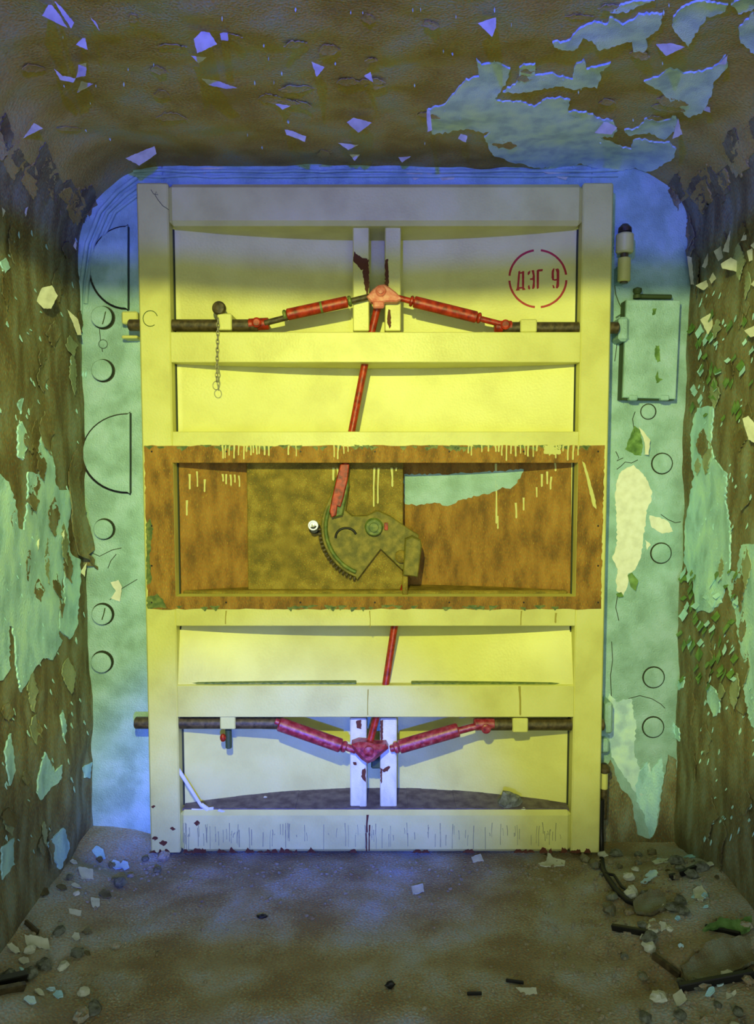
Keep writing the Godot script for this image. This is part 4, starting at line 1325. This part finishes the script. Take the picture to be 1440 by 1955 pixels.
# ---------------------------------------------------------------- loose things
func build_litter():
	# in the bottom bay
	var t := thing("plastic_stick", "white plastic stick leaning in the corner of the bottom bay", "stick")
	var s := Shape.new()
	add_rod(s, P(340, 1468, -0.012), P(386, 1541, -0.02), 0.006, 10, 0.0045)
	obj("shaft", s, M.plastic, t)
	s = Shape.new()
	add_rod(s, P(384, 1536, -0.02), P(398, 1546, -0.014), 0.0065, 10)
	add_rod(s, P(392, 1545, -0.014), P(408, 1543, -0.014), 0.0045, 10)
	obj("broken_foot", s, M.plastic, t)
	s = Shape.new()
	add_rod(s, P(366, 1545, -0.014), P(388, 1546, -0.014), 0.0025, 8)
	tag(obj("plastic_sliver", s, M.plastic), "white sliver of plastic at the foot of the leaning stick", "scrap")
	s = Shape.new()
	film(s, [418, 1544, 430, 1548, 428, 1551, 416, 1547], "-0.01", 0.003, 0.0, Vector2.DOWN, 0.5, 4.0)
	tag(obj("paint_chip", s, M.flake), "pale chip on the bottom rail right of the plastic stick", "chip")
	t = thing("plaster_lump", "grey lump of plaster in the right of the bottom bay", "lump")
	s = Shape.new()
	lump(s, P(973, 1530, -0.045), Vector3(0.034, 0.03, 0.03), 5)
	obj("body", s, M.stone, t)
	for k in [[1000, 1545, 0.012, "pale plaster crumb close beside the grey lump in the bay"], [1040, 1546, 0.008, "small pale crumb midway between the lump and the door's stile"], [1058, 1547, 0.009, "pale crumb in the right corner of the bottom bay"], [986, 1548, 0.009, "pale crumb at the foot of the grey lump in the bay"], [507, 1522, 0.006, "tiny white crumb on the bottom bay's ledge left of the guide plates"]]:
		s = Shape.new()
		lump(s, P(k[0], k[1], -0.02 if k[0] > 600 else -0.09), Vector3(k[2], k[2] * 0.5, k[2] * 0.7), int(k[0]))
		tag(obj("plaster_crumb", s, M.flake), k[3], "crumb")
	# chips on the floor that stand out
	for c in [
		[[786, 1694, 808, 1692, 810, 1702, 788, 1706], "square pale chip alone on the floor before the door", 0.006], [[174, 1732, 191, 1731, 191, 1741, 184, 1748, 176, 1746], "bright cream chip on the floor by the left wall", 0.004],
		[[150, 1686, 178, 1684, 179, 1696, 156, 1700], "broad grey-green chip by the foot of the left wall", 0.004], [[132, 1758, 156, 1757, 154, 1764, 134, 1764], "long thin cream chip by the left wall", 0.003],
		[[48, 1822, 92, 1820, 96, 1830, 52, 1832], "pale strip of plaster lying in the near left corner", 0.008], [[1028, 1650, 1044, 1646, 1046, 1632, 1056, 1642, 1080, 1646, 1078, 1654, 1040, 1656], "crumpled white scrap on the floor under the door's right end", 0.008],
		[[1322, 1758, 1338, 1754, 1348, 1766, 1340, 1780, 1326, 1774], "cream chip standing up in the heap by the right wall", 0.01], [[985, 1890, 1024, 1892, 1026, 1900, 1000, 1900], "pale green sliver lying in the middle of the near floor", 0.004],
		[[900, 1640, 918, 1636, 924, 1646, 904, 1648], "small blue-grey chip at the door's foot", 0.004], [[1385, 1944, 1392, 1938, 1396, 1950, 1386, 1952], "tiny chip at the very edge of the right heap", 0.003],
		[[1284, 1926, 1300, 1920, 1312, 1938, 1292, 1944], "pale stone chip at the near end of the right heap", 0.006], [[1244, 1672, 1262, 1668, 1294, 1668, 1296, 1678, 1266, 1682, 1250, 1680], "pale strip of fallen plaster against the right wall's foot", 0.006],
	]:
		var o := patch("paint_chip", c[0], M.flake, self, "floor", c[2] * 0.4, c[2], Vector2.UP, 0.7, 4.0)
		tag(o, c[1], "chip")
	for c in [[[1340, 1834, 1372, 1826, 1400, 1832, 1434, 1826, 1430, 1846, 1412, 1850, 1380, 1838], "green-painted slab of plaster lying on the right heap", M.green_flake, 0.006], [[1208, 1752, 1240, 1746, 1270, 1754, 1272, 1774, 1240, 1782, 1214, 1772], "flat brown slab of plaster on the right heap", M.olive_wall, 0.008], [[1300, 1880, 1360, 1862, 1430, 1866, 1440, 1900, 1380, 1920, 1310, 1904], "large brown slab of plaster at the near end of the right heap", M.olive_wall, 0.008]]:
		tag(patch("plaster_slab", c[0], c[2], self, "floor", c[3], 0.012, Vector2.UP, 1.5, 7.0), c[1], "slab")
	# dark stuff on the floor
	for c in [[[1208, 1570], "dark pebble"]]:
		pass
	s = Shape.new()
	lump(s, on_floor(745, 1886) + Vector3(0, 0.006, 0), Vector3(0.011, 0.008, 0.008), 91)
	tag(obj("dark_pebble", s, M.black), "small black pebble alone in the middle of the near floor", "pebble")
	s = Shape.new()
	lump(s, on_floor(500, 1750) + Vector3(0, 0.003, 0), Vector3(0.014, 0.005, 0.008), 92)
	tag(obj("dark_pebble", s, M.black), "flat dark pebble on the floor left of centre", "pebble")
	# cable down the door's right edge and away over the floor
	s = Shape.new()
	var pts := [P(1149, 1526, -0.02), P(1148, 1580, -0.02), P(1149, 1636, -0.015)]
	for q in [[1151, 1672], [1160, 1700], [1178, 1726], [1198, 1746], [1212, 1752]]:
		pts.append(on_floor(q[0], q[1]) + Vector3(0, 0.008, 0))
	add_path(s, pts, 0.0075, 10)
	tag(obj("cable", s, M.black), "black cable hanging beside the door's right edge, trailing over the floor", "cable")
	s = Shape.new()
	pts = []
	for q in [[1156, 1692], [1172, 1700], [1186, 1720], [1202, 1736]]:
		pts.append(on_floor(q[0], q[1]) + Vector3(0.0, 0.012, 0))
	add_path(s, pts, 0.004, 8)
	tag(obj("cable", s, M.black), "thinner black cable curling beside the thick one on the floor", "cable")
	# sticks and strips in the heaps; the first two stand for a shaded edge
	for k in [[1168, 1790, 1244, 1818, 0.008, "dark strip for the shaded edge of the right heap, farther piece", M.black], [1246, 1850, 1298, 1886, 0.008, "dark strip for the shaded edge of the right heap, nearer piece", M.dark_steel], [1278, 1724, 1332, 1712, 0.008, "dark stick lying across the right heap near the wall", M.black], [1345, 1826, 1412, 1852, 0.006, "dark stick under the green slab", M.black], [1296, 1916, 1438, 1926, 0.009, "dark batten at the near end of the right heap", M.black],
		[-20, 1930, 50, 1892, 0.012, "dark stick in the near left corner, upper one", M.black], [-20, 1946, 48, 1912, 0.01, "dark stick in the near left corner, lower one", M.dark_steel], [50, 1798, 74, 1812, 0.006, "short dark splinter by the left wall", M.dark_steel], [966, 1876, 1000, 1880, 0.004, "thin dark splinter beside the green sliver on the near floor", M.black], [892, 1898, 920, 1900, 0.004, "thin dark splinter low in the middle of the floor", M.black]]:
		s = Shape.new()
		var a := on_floor(k[0], k[1]) + Vector3(0, k[4] * 0.9, 0)
		var b := on_floor(k[2], k[3]) + Vector3(0, k[4] * 0.9, 0)
		add_box(s, Vector3(-k[4], 0, -k[4] * 0.7), Vector3(k[4], (b - a).length(), k[4] * 0.7), 0.002, Transform3D(frame_for(b - a), a))
		tag(obj("batten_and_shade_strip", s, k[6]), k[5], "batten")
	# countable stones of the heaps, then their grit
	var proto: Array = []
	for k in 4:
		s = Shape.new()
		lump(s, Vector3.ZERO, Vector3(0.5, 0.3, 0.4), 30 + k)
		proto.append(s.mesh())
	for k in 90:
		var right := k < 60
		var x := rng.randf_range(0.5, 0.87) if right else rng.randf_range(-0.84, -0.6)
		var z := rng.randf_range(-0.02, 0.85)
		if right and x < 0.86 - 0.25 - z * 0.1 and rng.randf() < 0.6:
			x += 0.15
		var w := rng.randf_range(0.018, 0.045)
		var o := MeshInstance3D.new()
		o.mesh = proto[k % 4]
		o.material_override = [M.stone, M.soil, M.stone, M.flake, M.olive_wall][k % 5]
		add_child(o, true)
		o.name = numbered("rubble_stone", o)
		o.transform = Transform3D(Basis(Vector3.UP, rng.randf() * TAU).scaled(Vector3.ONE * w), Vector3(x, ground(x, z) + w * 0.18, z))
		if right:
			tag(o, "small broken stone in the heap along the right wall", "stone", "stones of the right heap")
		else:
			tag(o, "small broken stone scattered along the left wall's foot", "stone", "stones along the left wall")
	for k in 70:
		var right := k % 2 == 0
		var q := Vector2(rng.randf_range(1130, 1400), rng.randf_range(1655, 1950)) if right else Vector2(rng.randf_range(20, 270), rng.randf_range(1645, 1950))
		if right and q.x < 1130 + (q.y - 1655) * 0.55 or not right and q.x > 260 - (q.y - 1645) * 0.5:
			continue
		var w := rng.randf_range(4, 13)
		var h := w * rng.randf_range(0.3, 0.6)
		var o := patch("paint_chip", [q.x - w, q.y, q.x - w * 0.3, q.y - h, q.x + w * 0.7, q.y - h * 0.8, q.x + w, q.y + h * 0.4, q.x, q.y + h], [M.flake, M.blue_grey, M.scab, M.teal][k / 2 % 4], self, "floor", 0.003, rng.randf_range(0.0, 0.012), Vector2(rng.randf_range(-1, 1), -1).normalized(), 0.6, 4.0)
		if right:
			tag(o, "small fallen paint chip among the rubble along the right wall", "chip", "chips of the right heap")
		else:
			tag(o, "small fallen paint chip on the dirt along the left wall", "chip", "chips along the left wall")
	var mm := MultiMesh.new()
	mm.transform_format = MultiMesh.TRANSFORM_3D
	mm.mesh = proto[0]
	mm.instance_count = 1900
	for k in 1900:
		var x := rng.randf_range(X0 + 0.02, X1 - 0.02)
		var z := FRAME_Z + 0.12 + rng.randf() * 1.0
		if k > 700:
			x = X1 - 0.03 - pow(rng.randf(), 1.3) * 0.5
		elif k > 600:
			x = X0 + 0.03 + pow(rng.randf(), 1.3) * 0.35
		elif k > 400:
			z = 0.02 + rng.randf() * 0.08
		var w := rng.randf_range(0.003, 0.013)
		mm.set_instance_transform(k, Transform3D(Basis(Vector3.UP, rng.randf() * TAU).scaled(Vector3.ONE * w), Vector3(x, ground(x, z) + w * 0.15, z)))
	var g := MultiMeshInstance3D.new()
	g.multimesh = mm
	g.material_override = M.soil
	add_child(g)
	g.name = "grit"
	bits(g)
	g.set_meta("label", "loose grit and crumbs strewn over the floor and heaps")
	g.set_meta("category", "grit")

func lump(s: Shape, at: Vector3, size: Vector3, seed_: int):
	var r := FastNoiseLite.new()
	r.seed = seed_
	r.frequency = 0.9
	var pt := func(i: int, j: int) -> Vector3:
		var u := TAU * i / 9.0
		var w := PI * j / 6.0
		var d := Vector3(cos(u) * sin(w), cos(w), sin(u) * sin(w))
		return at + d * size * (1.0 + 0.55 * r.get_noise_3dv(d))
	for j in 6:
		for i in 9:
			var a: Vector3 = pt.call(i, j)
			var b: Vector3 = pt.call((i + 1) % 9, j)
			var c: Vector3 = pt.call((i + 1) % 9, j + 1)
			var d: Vector3 = pt.call(i, j + 1)
			for f in [[a, b, c], [a, c, d]]:
				var m: Vector3 = (f[1] - f[0]).cross(f[2] - f[0])
				if m.length() < 1e-12:
					continue
				m = m.normalized()
				if m.dot((f[0] + f[1] + f[2]) / 3.0 - at) < 0.0:
					m = -m
				s.tri(f[0], f[1], f[2], m, m, m)
